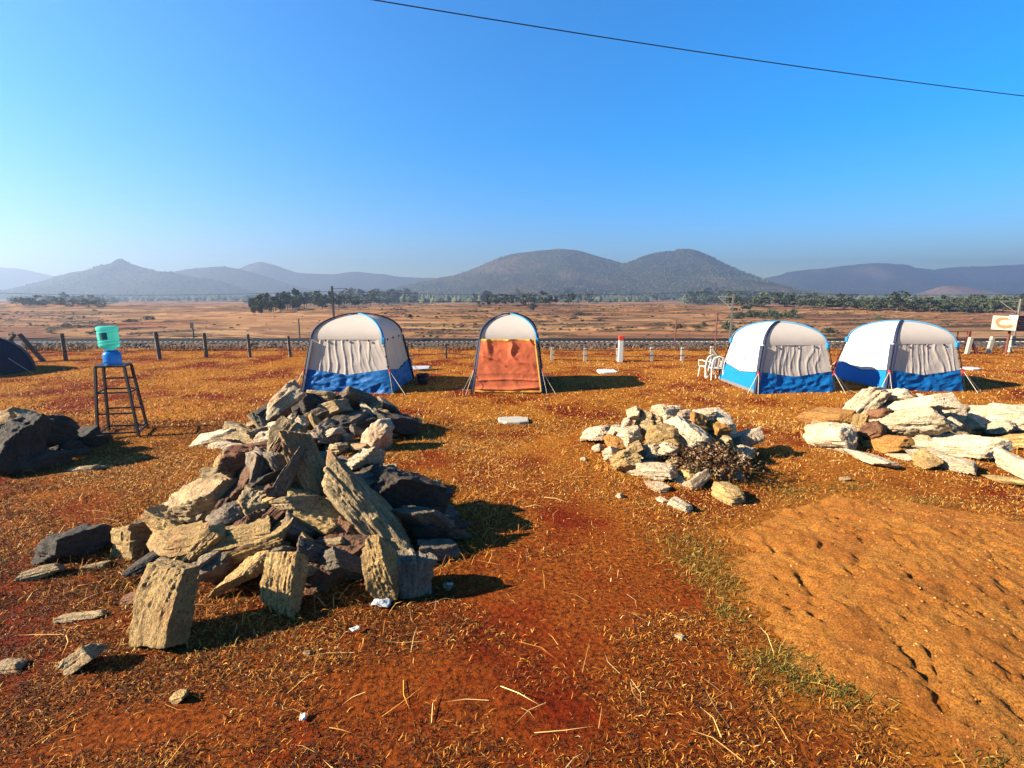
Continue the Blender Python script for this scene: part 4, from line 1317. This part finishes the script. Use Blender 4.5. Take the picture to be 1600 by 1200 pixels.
rock(N, 568, 722, 50, 34, 10, 'pale', 'pale pointed stone on the right shoulder of the near heap', .9, -20)
rock(N, 580, 752, 80, 26, 4, 'grey', 'flat dark stone under the pale pointed one', 1.2, 20)
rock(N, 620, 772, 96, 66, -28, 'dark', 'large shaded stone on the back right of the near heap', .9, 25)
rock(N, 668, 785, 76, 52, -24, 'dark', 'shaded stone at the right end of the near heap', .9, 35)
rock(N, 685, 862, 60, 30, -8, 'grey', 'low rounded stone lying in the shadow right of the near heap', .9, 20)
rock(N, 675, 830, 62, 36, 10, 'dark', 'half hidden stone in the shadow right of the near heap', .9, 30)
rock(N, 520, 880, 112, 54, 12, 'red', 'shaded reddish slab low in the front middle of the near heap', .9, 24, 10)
rock(N, 520, 850, 52, 14, 8, 'tan', 'thin flake of stone above the shaded reddish slab', 1.6, -20)
rock(N, 365, 898, 110, 52, 6, 'grey', 'dark stone in the gap behind the tall upright block', .9, 30, push=.9)
rock(N, 545, 838, 46, 40, -50, 'red', None, .9, 0)
rock(N, 300, 868, 60, 26, 6, 'grey', None, .9, 10, push=.8)
rock(N, 440, 772, 44, 26, -40, 'red', None, .9, 10)
rock(N, 548, 765, 60, 34, -50, 'grey', None, .9, 20)

sl = random.Random(31)
for k in range(34):
    for _ in range(50):
        px, py = sl.uniform(215, 690), sl.uniform(690, 900)
        dl = abs((px - 580) * .77 - (py - 806) * .64)
        if 680 + abs(px - 475) * .66 < py < 920 - abs(px - 440) * .22 and dl > 62: break
    side = 1 if px < 460 else -1
    L = sl.uniform(48, 100)
    rock('near', px, py, L, L * sl.uniform(.20, .34), side * sl.uniform(8, 62), sl.choice(['tan', 'grey', 'red', 'gold', 'grey', 'dark']),
         'narrow splintered slab stuck among the bigger stones of the near heap', sl.uniform(.8, 1.2), sl.choice([-40, -45, 12, 20]), sl.uniform(-40, 25), push=sl.uniform(-.1, .25))['group'] = 'narrow slabs of the near heap'
for k in range(16):
    px, py = sl.uniform(400, 640), sl.uniform(632, 700)
    side = 1 if px < 530 else -1
    L = sl.uniform(28, 52)
    rock('far', px, py, L, L * sl.uniform(.22, .4), side * sl.uniform(5, 50), sl.choice(['tan', 'grey', 'pale', 'dark', 'grey']),
         'narrow slab stuck in the heap before the first tent', sl.uniform(.8, 1.2), sl.choice([-40, -45, 12, 20]), sl.uniform(-40, 25), push=sl.uniform(-.1, .25))['group'] = 'narrow slabs of the heap before the first tent'

N = 'far'
rock(N, 442, 635, 72, 34, 40, 'pale', 'big pale slab tilted up at the top left of the heap before the first tent', .9, -25, 15)
rock(N, 504, 622, 40, 20, 6, 'tan', 'flat topped stone at the crest of the heap before the first tent', 1, -10)
rock(N, 490, 638, 44, 36, -20, 'dark', 'dark stone beneath the crest of the heap before the first tent', .9, 20)
rock(N, 520, 642, 54, 26, 16, 'tan', 'pinkish lit stone right of the middle of the heap before the first tent', .9, -25)
rock(N, 558, 630, 56, 34, -24, 'grey', 'dark lit edged slab at the top right of the heap before the first tent', .9, -8, -30)
rock(N, 591, 640, 32, 24, 10, 'tan', 'stone at the right shoulder of the heap before the first tent', .9, -10)
rock(N, 347, 688, 70, 24, 12, 'pale', 'flat slab at the left end of the heap before the first tent', 1.4, -15, 20)
rock(N, 378, 680, 46, 28, -8, 'tan', 'rounded stone beside the left end slab of the heap before the first tent', .9, -25)
rock(N, 414, 668, 56, 10, -40, 'tan', 'thin plank like stone leaning on the left of the heap before the first tent', 2, -15)
rock(N, 436, 668, 32, 18, 4, 'pale', 'small box shaped pale stone above the peak of the near heap', .9, -25)
rock(N, 590, 681, 48, 40, 55, 'pale', 'white pitted boulder at the right front of the heap before the first tent', .9, -30, strata=.4, blocky=.4, foot=True)
for a in [(340, 697, 26, 13, 10, 'pale'), (362, 700, 34, 17, -12, 'pale'), (456, 657, 14, 18, 60, 'pale'), (474, 659, 20, 12, -30, 'pale'), (492, 655, 28, 10, -55, 'gold'), (411, 683, 22, 16, 10, 'pale'),
          (406, 697, 34, 17, 5, 'pale'), (438, 686, 30, 9, 70, 'tan'), (526, 704, 34, 22, 15, 'tan'), (560, 700, 44, 16, 5, 'tan'), (545, 685, 18, 12, 10, 'grey'), (650, 661, 16, 10, 20, 'tan'),
          (562, 662, 34, 30, 10, 'grey'), (516, 682, 48, 30, -20, 'grey'), (395, 663, 20, 10, 20, 'tan'), (468, 640, 20, 20, 30, 'dark'), (545, 655, 26, 18, 20, 'grey')]:
    rock(N, *a)
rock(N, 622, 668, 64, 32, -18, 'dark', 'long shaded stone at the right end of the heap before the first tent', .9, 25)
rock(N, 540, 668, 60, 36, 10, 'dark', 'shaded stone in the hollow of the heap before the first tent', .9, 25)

N = 'mid'
rock(N, 930, 679, 42, 24, 14, 'pale', 'pale wedge at the left end of the middle heap', 1, -15, foot=True)
rock(N, 958, 680, 34, 14, 58, 'pale', 'thin upright flake at the left of the middle heap', 1, -20)
rock(N, 974, 721, 44, 32, 32, 'gold', 'yellowish block at the front left foot of the middle heap', .9, -30, foot=True)
rock(N, 984, 685, 34, 38, 5, 'pale', 'rounded pale stone above the yellowish block of the middle heap', .9, -20)
rock(N, 962, 692, 34, 20, -26, 'orange', 'reddish streaked stone at the left of the middle heap', 1, -20)
rock(N, 991, 646, 20, 20, 10, 'pale', 'white knob of stone at the top left corner of the middle heap', .9, -15)
rock(N, 1008, 661, 32, 38, -14, 'tan', 'dark streaked stone near the top left of the middle heap', .9, -12)
rock(N, 1036, 646, 40, 26, 8, 'pale', 'pale jagged stone at the middle of the crest of the middle heap', .9, -20)
rock(N, 1062, 650, 26, 24, 0, 'pale', 'squarish white stone on the crest of the middle heap', .9, -20)
rock(N, 1036, 684, 46, 38, 8, 'gold', 'big creamy stone in the centre of the middle heap', .9, -22)
rock(N, 1076, 682, 58, 40, -42, 'pale', 'big streaked stone tilted right in the centre of the middle heap', .9, -22)
rock(N, 1083, 657, 34, 26, -20, 'orange', 'orange stained stone near the top of the middle heap', .9, -15)
rock(N, 1096, 648, 38, 18, 5, 'pale', 'pale pointed stone at the top right of the middle heap', .9, 0)
rock(N, 1120, 671, 34, 30, -10, 'orange', 'round orange hearted stone on the right of the middle heap', .9, -18)
rock(N, 1128, 657, 52, 16, -30, 'pale', 'slanting pale slab along the right shoulder of the middle heap', 1.2, -10)
rock(N, 1164, 690, 54, 28, 12, 'pale', 'oval pale yellow slab overhanging at the right end of the middle heap', 1.0, -12, 22, strata=.3, blocky=.3)
rock(N, 1015, 712, 38, 36, 15, 'pale', 'pale block with a dark right side at the front of the middle heap', .9, -22, foot=True)
rock(N, 1024, 738, 70, 32, 4, 'pale', 'largest pale base block at the front of the middle heap', .8, -14, foot=True)
rock(N, 1078, 763, 66, 24, 27, 'pale', 'flat slab lying tilted in the grass before the middle heap', 1.1, -20, 25)
rock('flat', 1138, 772, 46, 28, -4, 'gold', 'rounded tan stone half sunk in grass at the right front of the middle heap', .9, -10)
rock('flat', 1026, 762, 28, 15, 0, 'pale', 'small oval stone in front of the largest pale base block', .9, -10)
rock('flat', 1062, 789, 32, 15, -20, 'pale', 'small jagged pale stone nearest the camera before the middle heap', .9, -10)
for a in [(934, 701, 16, 13, 10, 'pale'), (953, 711, 24, 23, 20, 'pale'), (1027, 660, 18, 22, 0, 'tan'), (1072, 745, 28, 20, 20, 'gold'), (1160, 718, 16, 13, 10, 'pale'), (1046, 705, 26, 18, -10, 'pale'), (1046, 700, 22, 14, -30, 'pale'),
          (980, 660, 14, 14, 0, 'pale'), (1104, 690, 24, 18, -20, 'tan'), (1135, 690, 20, 16, 0, 'tan'), (1120, 740, 16, 12, 0, 'tan'), (996, 700, 18, 20, 30, 'tan'), (1052, 662, 20, 18, 0, 'pale')]:
    rock(N, *a)

N = 'right'
rock(N, 1296, 652, 78, 20, -3, 'orange', 'long flat orange slab at the back left of the slab heap', 1.5, -6, 10)
rock(N, 1294, 681, 74, 40, 4, 'pale', 'broad white block at the left front of the slab heap', .9, -14, 15, foot=True)
rock(N, 1353, 632, 50, 36, 55, 'pale', 'white upright slab at the top left of the slab heap', .7, -20)
rock(N, 1392, 622, 54, 24, -2, 'pale', 'white flat stone at the very top of the slab heap', 1, -10)
rock(N, 1408, 624, 20, 14, 10, 'red', 'small brown stone sitting beside the top white stone of the slab heap', 1, 0)
rock(N, 1417, 636, 88, 22, 8, 'pale', 'long white slab with a shaded underside near the top of the slab heap', 1.3, -8, 8)
rock(N, 1341, 669, 34, 20, 75, 'gold', 'narrow yellow upright stone at the left of the slab heap', .9, -20)
rock(N, 1361, 674, 32, 28, 30, 'red', 'reddish block in the middle left of the slab heap', .9, -18)
rock(N, 1421, 665, 94, 42, 4, 'pale', 'biggest white slab tilted to the viewer in the middle of the slab heap', .7, -12, -18)
rock(N, 1480, 640, 44, 36, -25, 'pale', 'rounded white stone at the right top of the slab heap', .8, -15, strata=.3, blocky=.4)
rock(N, 1491, 666, 18, 18, -30, 'pale')
rock(N, 1372, 648, 30, 18, 15, 'red')
rock(N, 1282, 663, 26, 14, -10, 'tan')
rock('flat', 1388, 692, 52, 26, 10, 'orange', 'rusty orange stone low in the front of the slab heap', .9, -15)
rock('flat', 1487, 696, 114, 32, -4, 'pale', 'long white slab propped over its own shadow at the right front of the slab heap', .9, -10, 26, push=.1)
rock('flat', 1357, 715, 68, 13, -14, 'pale', 'thin pale slab lying in the grass before the slab heap, on the left', 1.6, -8)
rock('flat', 1413, 713, 46, 8, 2, 'pale', 'very thin pale flake lying in the grass in front of the orange stone', 2, -8)
rock('flat', 1470, 718, 74, 18, -10, 'pale', 'pale slab lying under the propped white slab', 1.3, -10, 10)
rock('flat', 1446, 718, 30, 22, -40, 'gold', 'small yellow slab leaning against the front of the propped white slab', .9, -15)
N = 'edge'
rock(N, 1580, 656, 92, 40, 4, 'pale', 'broad white boulder in the heap cut by the right edge', .8, -14)
rock(N, 1538, 650, 62, 16, 2, 'pale', 'flat pale slab at the back left of the heap cut by the right edge', 1.4, -10)
rock(N, 1516, 664, 32, 20, 20, 'pale', 'small white stone at the left end of the heap cut by the right edge', .9, -15)
rock(N, 1592, 690, 72, 24, 6, 'gold', 'tan stone at the front of the right edge heap', .9, -12, foot=True)
rock(N, 1600, 638, 40, 12, 4, 'pale', 'thin pale slab on top of the heap cut by the right edge', 1.4, -12)
rock('flat', 1602, 733, 70, 24, -20, 'pale', 'pale slab in the grass cut by the right edge, below the heap', .9, -12)
rock('flat', 1590, 753, 70, 10, -8, 'gold', 'thin yellow slab nearest the camera at the right edge', 1.6, -10)
rock(N, 1560, 672, 40, 20, 10, 'pale'); rock(N, 1615, 670, 50, 24, 0, 'pale')
N = 'dark'
rock(N, 34, 692, 90, 60, 66, 'dark', 'large shaded pyramid shaped stone in the heap at the left edge', .9, 30, foot=True, blocky=.3)
rock(N, 88, 670, 46, 40, -30, 'dark', 'rounded shaded stone at the right of the heap at the left edge', .9, 32, 0)
rock(N, 72, 666, 40, 24, -20, 'tan', 'stone with a lit face between the two shaded stones at the left edge', .9, -30)
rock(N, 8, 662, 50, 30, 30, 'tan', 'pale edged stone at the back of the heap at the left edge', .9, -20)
rock(N, -40, 700, 80, 60, 20, 'dark', 'shaded stone mostly outside the left edge', .9, 20)
rock(N, 76, 718, 56, 28, -10, 'dark', 'low shaded stone at the front of the heap at the left edge', .9, 30, foot=True)
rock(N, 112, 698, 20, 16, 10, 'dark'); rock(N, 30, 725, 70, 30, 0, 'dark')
F_ = 'flat'
rock(F_, 118, 850, 70, 50, -6, 'dark', 'dark boulder standing alone left of the near heap', .9, 32, push=.2)
rock(F_, 66, 893, 48, 18, 14, 'tan', 'pale oblong stone in the grass left of the near heap', .9, -15)
rock(F_, 150, 885, 36, 12, 8, 'tan', 'thin pale stone between the dark boulder and the tall block', 1.2, -10)
rock(F_, 130, 1028, 56, 26, 34, 'tan', 'pale wedge of stone in the grass at the lower left', .8, -15)
rock(F_, 104, 1036, 22, 18, 60, 'tan', 'small pale splinter beside the wedge at the lower left', .8, -15)
rock(F_, 14, 1042, 44, 20, 6, 'tan', 'pale stone cut by the left edge near the bottom', .9, -15)
rock(F_, 130, 963, 66, 14, 2, 'tan', 'flat sunken stone in the grass left of the tall upright block', 1.2, -10)
rock(F_, 135, 732, 40, 9, 4, 'tan', 'flat pale stone in the grass in front of the stool', 1.4, -10)
rock(F_, 1333, 922, 17, 13, 10, 'pale', 'small white chip of stone on the orange sand', .9, -15)
rock(F_, 280, 1088, 22, 14, 20, 'gold', 'small yellow stone in the grass near the lower left', .9, -15)
rock(F_, 968, 775, 12, 9, 10, 'pale', 'white chip in the grass left of the middle heap', .9, -15)
rock(F_, 912, 717, 10, 6, 10, 'pale'); rock(F_, 1062, 995, 14, 10, 0, 'tan'); rock(F_, 1582, 1090, 24, 12, -10, 'gold'); rock(F_, 1320, 748, 14, 7, 0, 'tan')
rock(F_, 205, 935, 30, 14, 10, 'red'); rock(F_, 1035, 783, 18, 10, 0, 'pale'); rock(F_, 700, 915, 14, 8, 0, 'tan'); rock(F_, 480, 1020, 10, 7, 0, 'tan')

# litter
def scrap(px, py, wpx, label, name, mat, seed):
    p = ground(px, py); w = wpx * depth_of(p) / FPX
    n = 9; V = []
    for j in range(n):
        for i in range(n):
            V.append(((i / 8 - .5) * w, (j / 8 - .5) * w * .7, .03 + .5 * w * (float(fbm(i * .45 + seed, j * .45, 3, seed)) - .35)))
    o = link(name, np_mesh(name, np.array(V), grid_faces(n, n)), mat)
    so = o.modifiers.new('thick', 'SOLIDIFY'); so.thickness = .003
    o.location = p; o.rotation_euler.z = seed; tag(o, label, name.replace('_', ' '))
scrap(597, 947, 28, 'crumpled white rag at the foot of the lower broken stone piece', 'rag', M['rag'], 3)
scrap(555, 988, 13, 'small white paper scrap in the grass below the near heap', 'paper_scrap', M['white_paint'], 4)
scrap(474, 1127, 13, 'tiny white scrap in the grass near the bottom', 'paper_scrap', M['white_paint'], 5)
scrap(703, 917, 9, 'tiny white scrap at the edge of the shadow of the near heap', 'paper_scrap', M['white_paint'], 6)

# ------------------------------------------------------------------ sand heap
def build_heap():
    x0, x1, y0, y1 = HEAP[:, 0].min() - .3, HEAP[:, 0].max() + .3, HEAP[:, 1].min() - .3, HEAP[:, 1].max() + .3
    xs = np.arange(x0, x1, .022); ys = np.arange(y0, y1, .022)
    X, Y = np.meshgrid(xs, ys)
    s = heap_sdf(X, Y) + .10 + (fbm(X * 2.5, Y * 2.5, 4, 61) - .5) * .5
    Z = gz(X, Y) - .05 + .17 * sstep(-.12, 1.6, s) + .045 * sstep(-.14, .5, s)
    Z += (fbm(X * 2.2, Y * 2.2, 4, 62) - .5) * .045 * sstep(0, .5, s) + ((fbm(X * 9, Y * 9, 3, 64) - .5) * .05 + (fbm(X * 19, Y * 19, 2, 65) - .5) * .034) * sstep(0, .3, s)
    rr = np.random.default_rng(63)
    for k in range(850):
        cx, cy = rr.uniform(x0, x1), rr.uniform(y0, y1)
        an = rr.normal(-.75, .5); a, b = rr.uniform(.03, .10), rr.uniform(.015, .035)
        dx, dy = X - cx, Y - cy
        u, v = dx * math.cos(an) + dy * math.sin(an), -dx * math.sin(an) + dy * math.cos(an)
        q = (u / a) ** 2 + (v / b) ** 2
        Z -= rr.uniform(.008, .034) * np.exp(-q) - .007 * np.exp(-((np.sqrt(q) - 1.7) ** 2) * 2)
    def trench(pa, pb, w, dep):
        nonlocal Z
        a, b = ground(*pa, z=.15), ground(*pb, z=.15)
        t = np.clip(((X - a.x) * (b.x - a.x) + (Y - a.y) * (b.y - a.y)) / ((b - a).length_squared), 0, 1)
        d = np.hypot(X - a.x - t * (b.x - a.x), Y - a.y - t * (b.y - a.y)) + (fbm(X * 12, Y * 12, 2, 66) - .5) * .06
        Z -= dep * np.exp(-(d / w) ** 2)
    trench((1402, 988), (1436, 1018), .022, .045); trench((1446, 1028), (1486, 1078), .030, .06); trench((1450, 1000), (1475, 1042), .02, .04); trench((1250, 890), (1290, 925), .022, .04); trench((1510, 935), (1535, 950), .02, .03); trench((1510, 1050), (1535, 1075), .018, .03)
    keep = s > -.14
    F = grid_faces(len(ys), len(xs))
    F = F[keep.ravel()[F].any(1)]
    used = np.unique(F); mp = np.full(X.size, -1); mp[used] = np.arange(len(used))
    V = np.stack([X, Y, Z], -1).reshape(-1, 3)[used]
    return np_mesh('sand_heap', V, mp[F])
def sand_mat():
    m, nt, b = new_mat('orange_sand')
    p = nt.nodes.new('ShaderNodeNewGeometry').outputs['Position']
    c = mixc(nt, ramp(nt, noise(nt, p, 2.2, 5, .6), [(.4, (0, 0, 0)), (.62, (1, 1, 1))]), (.54, .215, .032), (.44, .145, .019))
    c = mixc(nt, ramp(nt, noise(nt, p, 75, 4, .7), [(.42, (.85, .85, .85)), (.55, (0, 0, 0))]), c, (.20, .062, .012))
    c = mixc(nt, ramp(nt, noise(nt, p, 55, 2, .5), [(.70, (0, 0, 0)), (.76, (.8, .8, .8))]), c, (.70, .42, .16))
    nt.links.new(c, b.inputs['Base Color']); b.inputs['Roughness'].default_value = .95; b.inputs['Specular IOR Level'].default_value = .1
    bump(nt, b, noise(nt, p, 40, 6, .85), 1.0, .035)
    return m
M['sand'] = sand_mat()
heap_me = build_heap()
tag(link('sand_heap', heap_me, M['sand']), 'low heap of orange sand pocked with footprints at the lower right', 'sand heap')

hv_ = np.empty(len(heap_me.vertices) * 3, np.float32); heap_me.vertices.foreach_get('co', hv_); hv_ = hv_.reshape(-1, 3)
rr = np.random.default_rng(83); pk = hv_[rr.integers(0, len(hv_), 6000)]
M['clod'] = stone_mat()
for n in M['clod'].node_tree.nodes:
    if n.type == 'VALTORGB':
        for e_, c_ in zip(n.color_ramp.elements, ((.22, .07, .010), (.46, .17, .024), (.58, .28, .07))): e_.color = (*c_, 1)
clump_stuff('sand_clods', np.concatenate([pk + np.stack([rr.uniform(-.01, .01, 6000), rr.uniform(-.01, .01, 6000), np.zeros(6000)], -1), (.002 + .009 * rr.random(6000) ** 4)[:, None]], 1), 'clod', 84, .6)

# ------------------------------------------------------------------ dry grass, green grass, weeds
def blade_mat(name, stops):
    m, nt, b = new_mat(name)
    a = nt.nodes.new('ShaderNodeAttribute'); a.attribute_name = 'shade'
    nt.links.new(ramp(nt, a.outputs['Fac'], stops), b.inputs['Base Color'])
    b.inputs['Roughness'].default_value = .8; b.inputs['Specular IOR Level'].default_value = .15
    return m
M['straw'] = blade_mat('dry_grass_blades', [(0, (.035, .011, .002)), (.25, (.15, .042, .005)), (.5, (.46, .160, .016)), (.78, (.64, .29, .045)), (1, (.78, .52, .20))])
M['green_blade'] = blade_mat('green_grass_blades', [(0, (.03, .035, .006)), (.5, (.09, .085, .010)), (.75, (.25, .15, .02)), (1, (.45, .26, .05))])
M['weed'] = blade_mat('brown_weeds', [(0, (.07, .025, .01)), (.6, (.20, .075, .022)), (1, (.38, .19, .06))])

def blades(name, x, y, z, L, W, elev, shade, mat, curl=.5, seed=0, kind='stuff'):
    rr = np.random.default_rng(seed); n = len(x)
    a = rr.uniform(0, 2 * math.pi, n)
    d = np.stack([np.cos(a), np.sin(a), np.zeros(n)], -1); s = np.stack([-np.sin(a), np.cos(a), rr.normal(0, .35, n)], -1)
    bnd = rr.normal(0, curl, n)[:, None]
    ce, se = np.cos(elev)[:, None], np.sin(elev)[:, None]
    up = np.array([0, 0, 1.0])
    base = np.stack([x, y, z], -1)
    mid = base + (d * ce + up * se) * (L * .5)[:, None]
    d2 = d + np.cross(up, d) * bnd
    d2 /= np.linalg.norm(d2, axis=1)[:, None]
    tip = mid + (d2 * ce + up * (se * .25 - .12)) * (L * .5)[:, None]
    w = (W * .5)[:, None]
    V = np.stack([base - s * w, base + s * w, mid + s * w * .85, mid - s * w * .85, tip], 1)
    i = np.arange(n)[:, None] * 5
    me = np_mesh(name, V.reshape(-1, 3), [i + np.array([[0, 1, 2, 3]]), i + np.array([[3, 2, 4]])], True)
    attr(me, 'shade', np.repeat(shade, 5))
    return tag(link(name, me, mat), kind=kind)

gr = np.random.default_rng(99)
def scatter(n, y0, y1, pw):
    """points in front of the camera, thinning with distance as 1/y^pw"""
    u = gr.random(n); e = 2 - pw
    y = (y0 ** e + u * (y1 ** e - y0 ** e)) ** (1 / e) if abs(e) > 1e-6 else y0 * (y1 / y0) ** u
    x = gr.uniform(-1, 1, n) * (y + .9) * 1.16
    return x, y
def soil_mask(x, y):
    b = fbm(x * .55 + 3, y * .75, 4, 88)
    bare = sstep(.55, .64, b) * .75
    path = np.exp(-((x - .40 - .10 * (y - 4)) / .9) ** 2) * (1 - sstep(7, 11, y)) * .62
    spots = 0
    for (px, py, rx, ry) in ((900, 1010, .22, .22), (700, 1060, .35, .3), (560, 1090, .35, .22), (150, 1150, .45, .2), (860, 1120, .3, .15), (930, 820, .5, .5), (880, 930, .4, .3), (300, 1120, .35, .18), (1000, 900, .5, .4), (870, 700, .7, .6)):
        g_ = ground(px, py); spots = spots + .92 * np.exp(-((x - g_.x) / rx) ** 2 - ((y - g_.y) / ry) ** 2)
    return np.clip(bare + path + spots, 0, .95)
def tufty(x, y): return .35 + 1.3 * sstep(.35, .7, fbm(x * 5, y * 5, 3, 91))
x, y = scatter(760000, 1.7, 9.5, 1.0)
hsd = heap_sdf(x, y) + (fbm(x * 2.5, y * 2.5, 4, 61) - .5) * .5
k = (gr.random(len(x)) < 1 - .97 * sstep(-.45, .35, hsd)) & (gr.random(len(x)) > soil_mask(x, y)) & (gr.random(len(x)) < tufty(x, y))
x, y = x[k], y[k]; n = len(x)
left_dark = sstep(.5, .68, fbm(x * .45 - 4, y * .45, 3, 95)) * sstep(.5, -1.5, x)  # darker brown grass at left, partly vignette put into the colour
sh_ = np.clip(gr.normal(.20, .30, n) - .26 * left_dark + .07 * np.clip(y - 2.5, 0, 4.5), 0, 1)  # blades darken towards the viewer: vignette painted into the grass
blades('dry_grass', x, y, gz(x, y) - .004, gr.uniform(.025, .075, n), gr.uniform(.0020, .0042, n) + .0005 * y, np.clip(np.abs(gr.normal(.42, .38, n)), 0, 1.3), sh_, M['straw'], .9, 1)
x, y = scatter(230000, 9.0, 22.6, 1.6)
k = (gr.random(len(x)) < .25 + .9 * fbm(x * 1.2, y * 1.2, 3, 97))
x, y = x[k], y[k]; n = len(x)
blades('dry_grass', x, y, gz(x, y) - .01, gr.uniform(.05, .13, n), gr.uniform(.008, .014, n), np.clip(np.abs(gr.normal(.5, .4, n)), 0, 1.3), np.clip(gr.normal(.50, .28, n) + .5 * (fbm(x * .4, y * .4, 3, 98) - .5), 0, 1), M['straw'], .8, 2)
# long pale stalks
x, y = scatter(360, 1.8, 8, 1.0); k = heap_sdf(x, y) < .1; x, y = x[k], y[k]; n = len(x)
blades('dry_stalks', x, y, gz(x, y) + .012, gr.uniform(.14, .38, n), gr.uniform(.003, .005, n), np.abs(gr.normal(.10, .18, n)), gr.uniform(.75, 1, n), M['straw'], .35, 3)
# grass standing round the foot of the heaps
xs_, ys_, hs2 = [], [], []
for nm in ('near', 'far', 'mid', 'right', 'edge', 'dark'):
    pl_ = PILES[nm]; m_ = 2600 if nm == 'near' else 1100
    a = gr.uniform(0, 6.283, m_); q = gr.normal(1.02, .12, m_)
    xs_.append(pl_['c'][0] + np.cos(a) * q * pl_['r'][0]); ys_.append(pl_['c'][1] + np.sin(a) * q * pl_['r'][1])
x, y = np.concatenate(xs_), np.concatenate(ys_); n = len(x)
blades('dry_grass', x, y, gz(x, y), gr.uniform(.08, .22, n), gr.uniform(.004, .007, n), np.clip(gr.normal(.85, .3, n), .2, 1.4), np.clip(gr.normal(.45, .2, n), 0, 1), M['straw'], .5, 4)
# green patches by the sand heap
xs_, ys_ = [], []
for (px, py, rx, ry, m_) in [(1088, 880, .26, .34, 1500), (1120, 905, .2, .3, 900), (1068, 850, .25, .25, 700), (1235, 770, .25, .2, 700), (1330, 762, .5, .18, 900), (1200, 830, .3, .12, 400), (1262, 1055, .22, .14, 1100), (1220, 1035, .16, .12, 700),
                             (1310, 1080, .16, .10, 600), (1130, 960, .1, .14, 500), (1570, 815, .4, .1, 500), (1590, 1185, .2, .1, 500), (1440, 785, .4, .12, 500), (200, 900, .5, .25, 900), (350, 1000, .5, .2, 800)]:
    p = ground(px, py); m_ = int(m_ * .42); xs_.append(gr.normal(p.x, rx * .8, m_)); ys_.append(gr.normal(p.y, ry * .8, m_))
x, y = np.concatenate(xs_), np.concatenate(ys_); n = len(x)
blades('green_grass', x, y, gz(x, y), gr.uniform(.04, .12, n), gr.uniform(.003, .006, n), np.clip(gr.normal(.7, .35, n), .05, 1.4), gr.random(n), M['green_blade'], .6, 5)
# brown weeds on the bank behind the fence
n = 26000
y = 21.8 + gr.random(n) ** 1.6 * 5.5; x = gr.uniform(-30, 34, n)
k = gr.random(n) < sstep(.42, .62, fbm(x * .5, y * .5, 3, 71)) * .9 + .1
x, y = x[k], y[k]; n = len(x)
blades('brown_weeds', x, y, gz(x, y) - .02, gr.uniform(.12, .42, n), gr.uniform(.012, .03, n), np.clip(gr.normal(1.0, .3, n), .3, 1.5), gr.random(n), M['weed'], .5, 6)

# dried bush lying over the front of the middle heap
rr = np.random.default_rng(41)
q = rr.normal(size=(1500, 3)) * np.array([.26, .20, .09])
c0 = pile_hit(PILES['mid'], 1108, 722)
q = q + np.array([c0.x, c0.y - .02, c0.z + .05]); q = q[q[:, 2] > .01]
V, F = leaf_cloud(q, .022, rr)
me = np_mesh('twigs', V, F, False); attr(me, 'shade', np.repeat(rr.random(len(q)), 4))
M['twig'] = leaf_mat('dried_twigs', (.035, .018, .008), (.13, .065, .028), (.36, .22, .11))
db = tag(link('dry_brush', me, M['twig']), 'tangle of dark dried brush on the front of the middle heap', 'dry brush')
mb = MB()
for i in range(70):
    a = Vector(q[rr.integers(len(q))]); d = Vector(rr.normal(size=3)) * .12; d.z = abs(d.z) * .6
    mb.tube([a, a + d * .6 + Vector(rr.normal(size=3)) * .015, a + d * 1.2], [.004, .003, .001], 4)
mb.build('stem', M['weed'], db)

# ------------------------------------------------------------------ haze
mb = MB(); mb.box((0, 1350, 75), (9400, 2760, 214))
hz = mb.build('haze', None)
hm = bpy.data.materials.new('haze_air'); hm.use_nodes = True
nt = hm.node_tree; nt.nodes.remove(nt.nodes['Principled BSDF'])
pv = nt.nodes.new('ShaderNodeVolumePrincipled')
pv.inputs['Color'].default_value = (.42, .53, .70, 1)
pv.inputs['Density'].default_value = .00058
pv.inputs['Anisotropy'].default_value = .55
nt.links.new(pv.outputs[0], nt.nodes['Material Output'].inputs['Volume'])
hz.data.materials.append(hm)
tag(hz, kind='stuff')

# ------------------------------------------------------------------ every surface colour darkened evenly, so shaded sides come out blacker
TONE_DOWN = .66
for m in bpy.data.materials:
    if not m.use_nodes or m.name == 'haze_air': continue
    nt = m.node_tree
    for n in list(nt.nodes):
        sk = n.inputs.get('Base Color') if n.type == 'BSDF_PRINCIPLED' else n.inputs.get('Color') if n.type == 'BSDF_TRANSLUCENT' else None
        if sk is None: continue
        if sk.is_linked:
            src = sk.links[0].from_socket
            nt.links.new(mixc(nt, 1.0, src, (TONE_DOWN,) * 3, 'MULTIPLY'), sk)
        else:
            c = sk.default_value; sk.default_value = (c[0] * TONE_DOWN, c[1] * TONE_DOWN, c[2] * TONE_DOWN, 1)
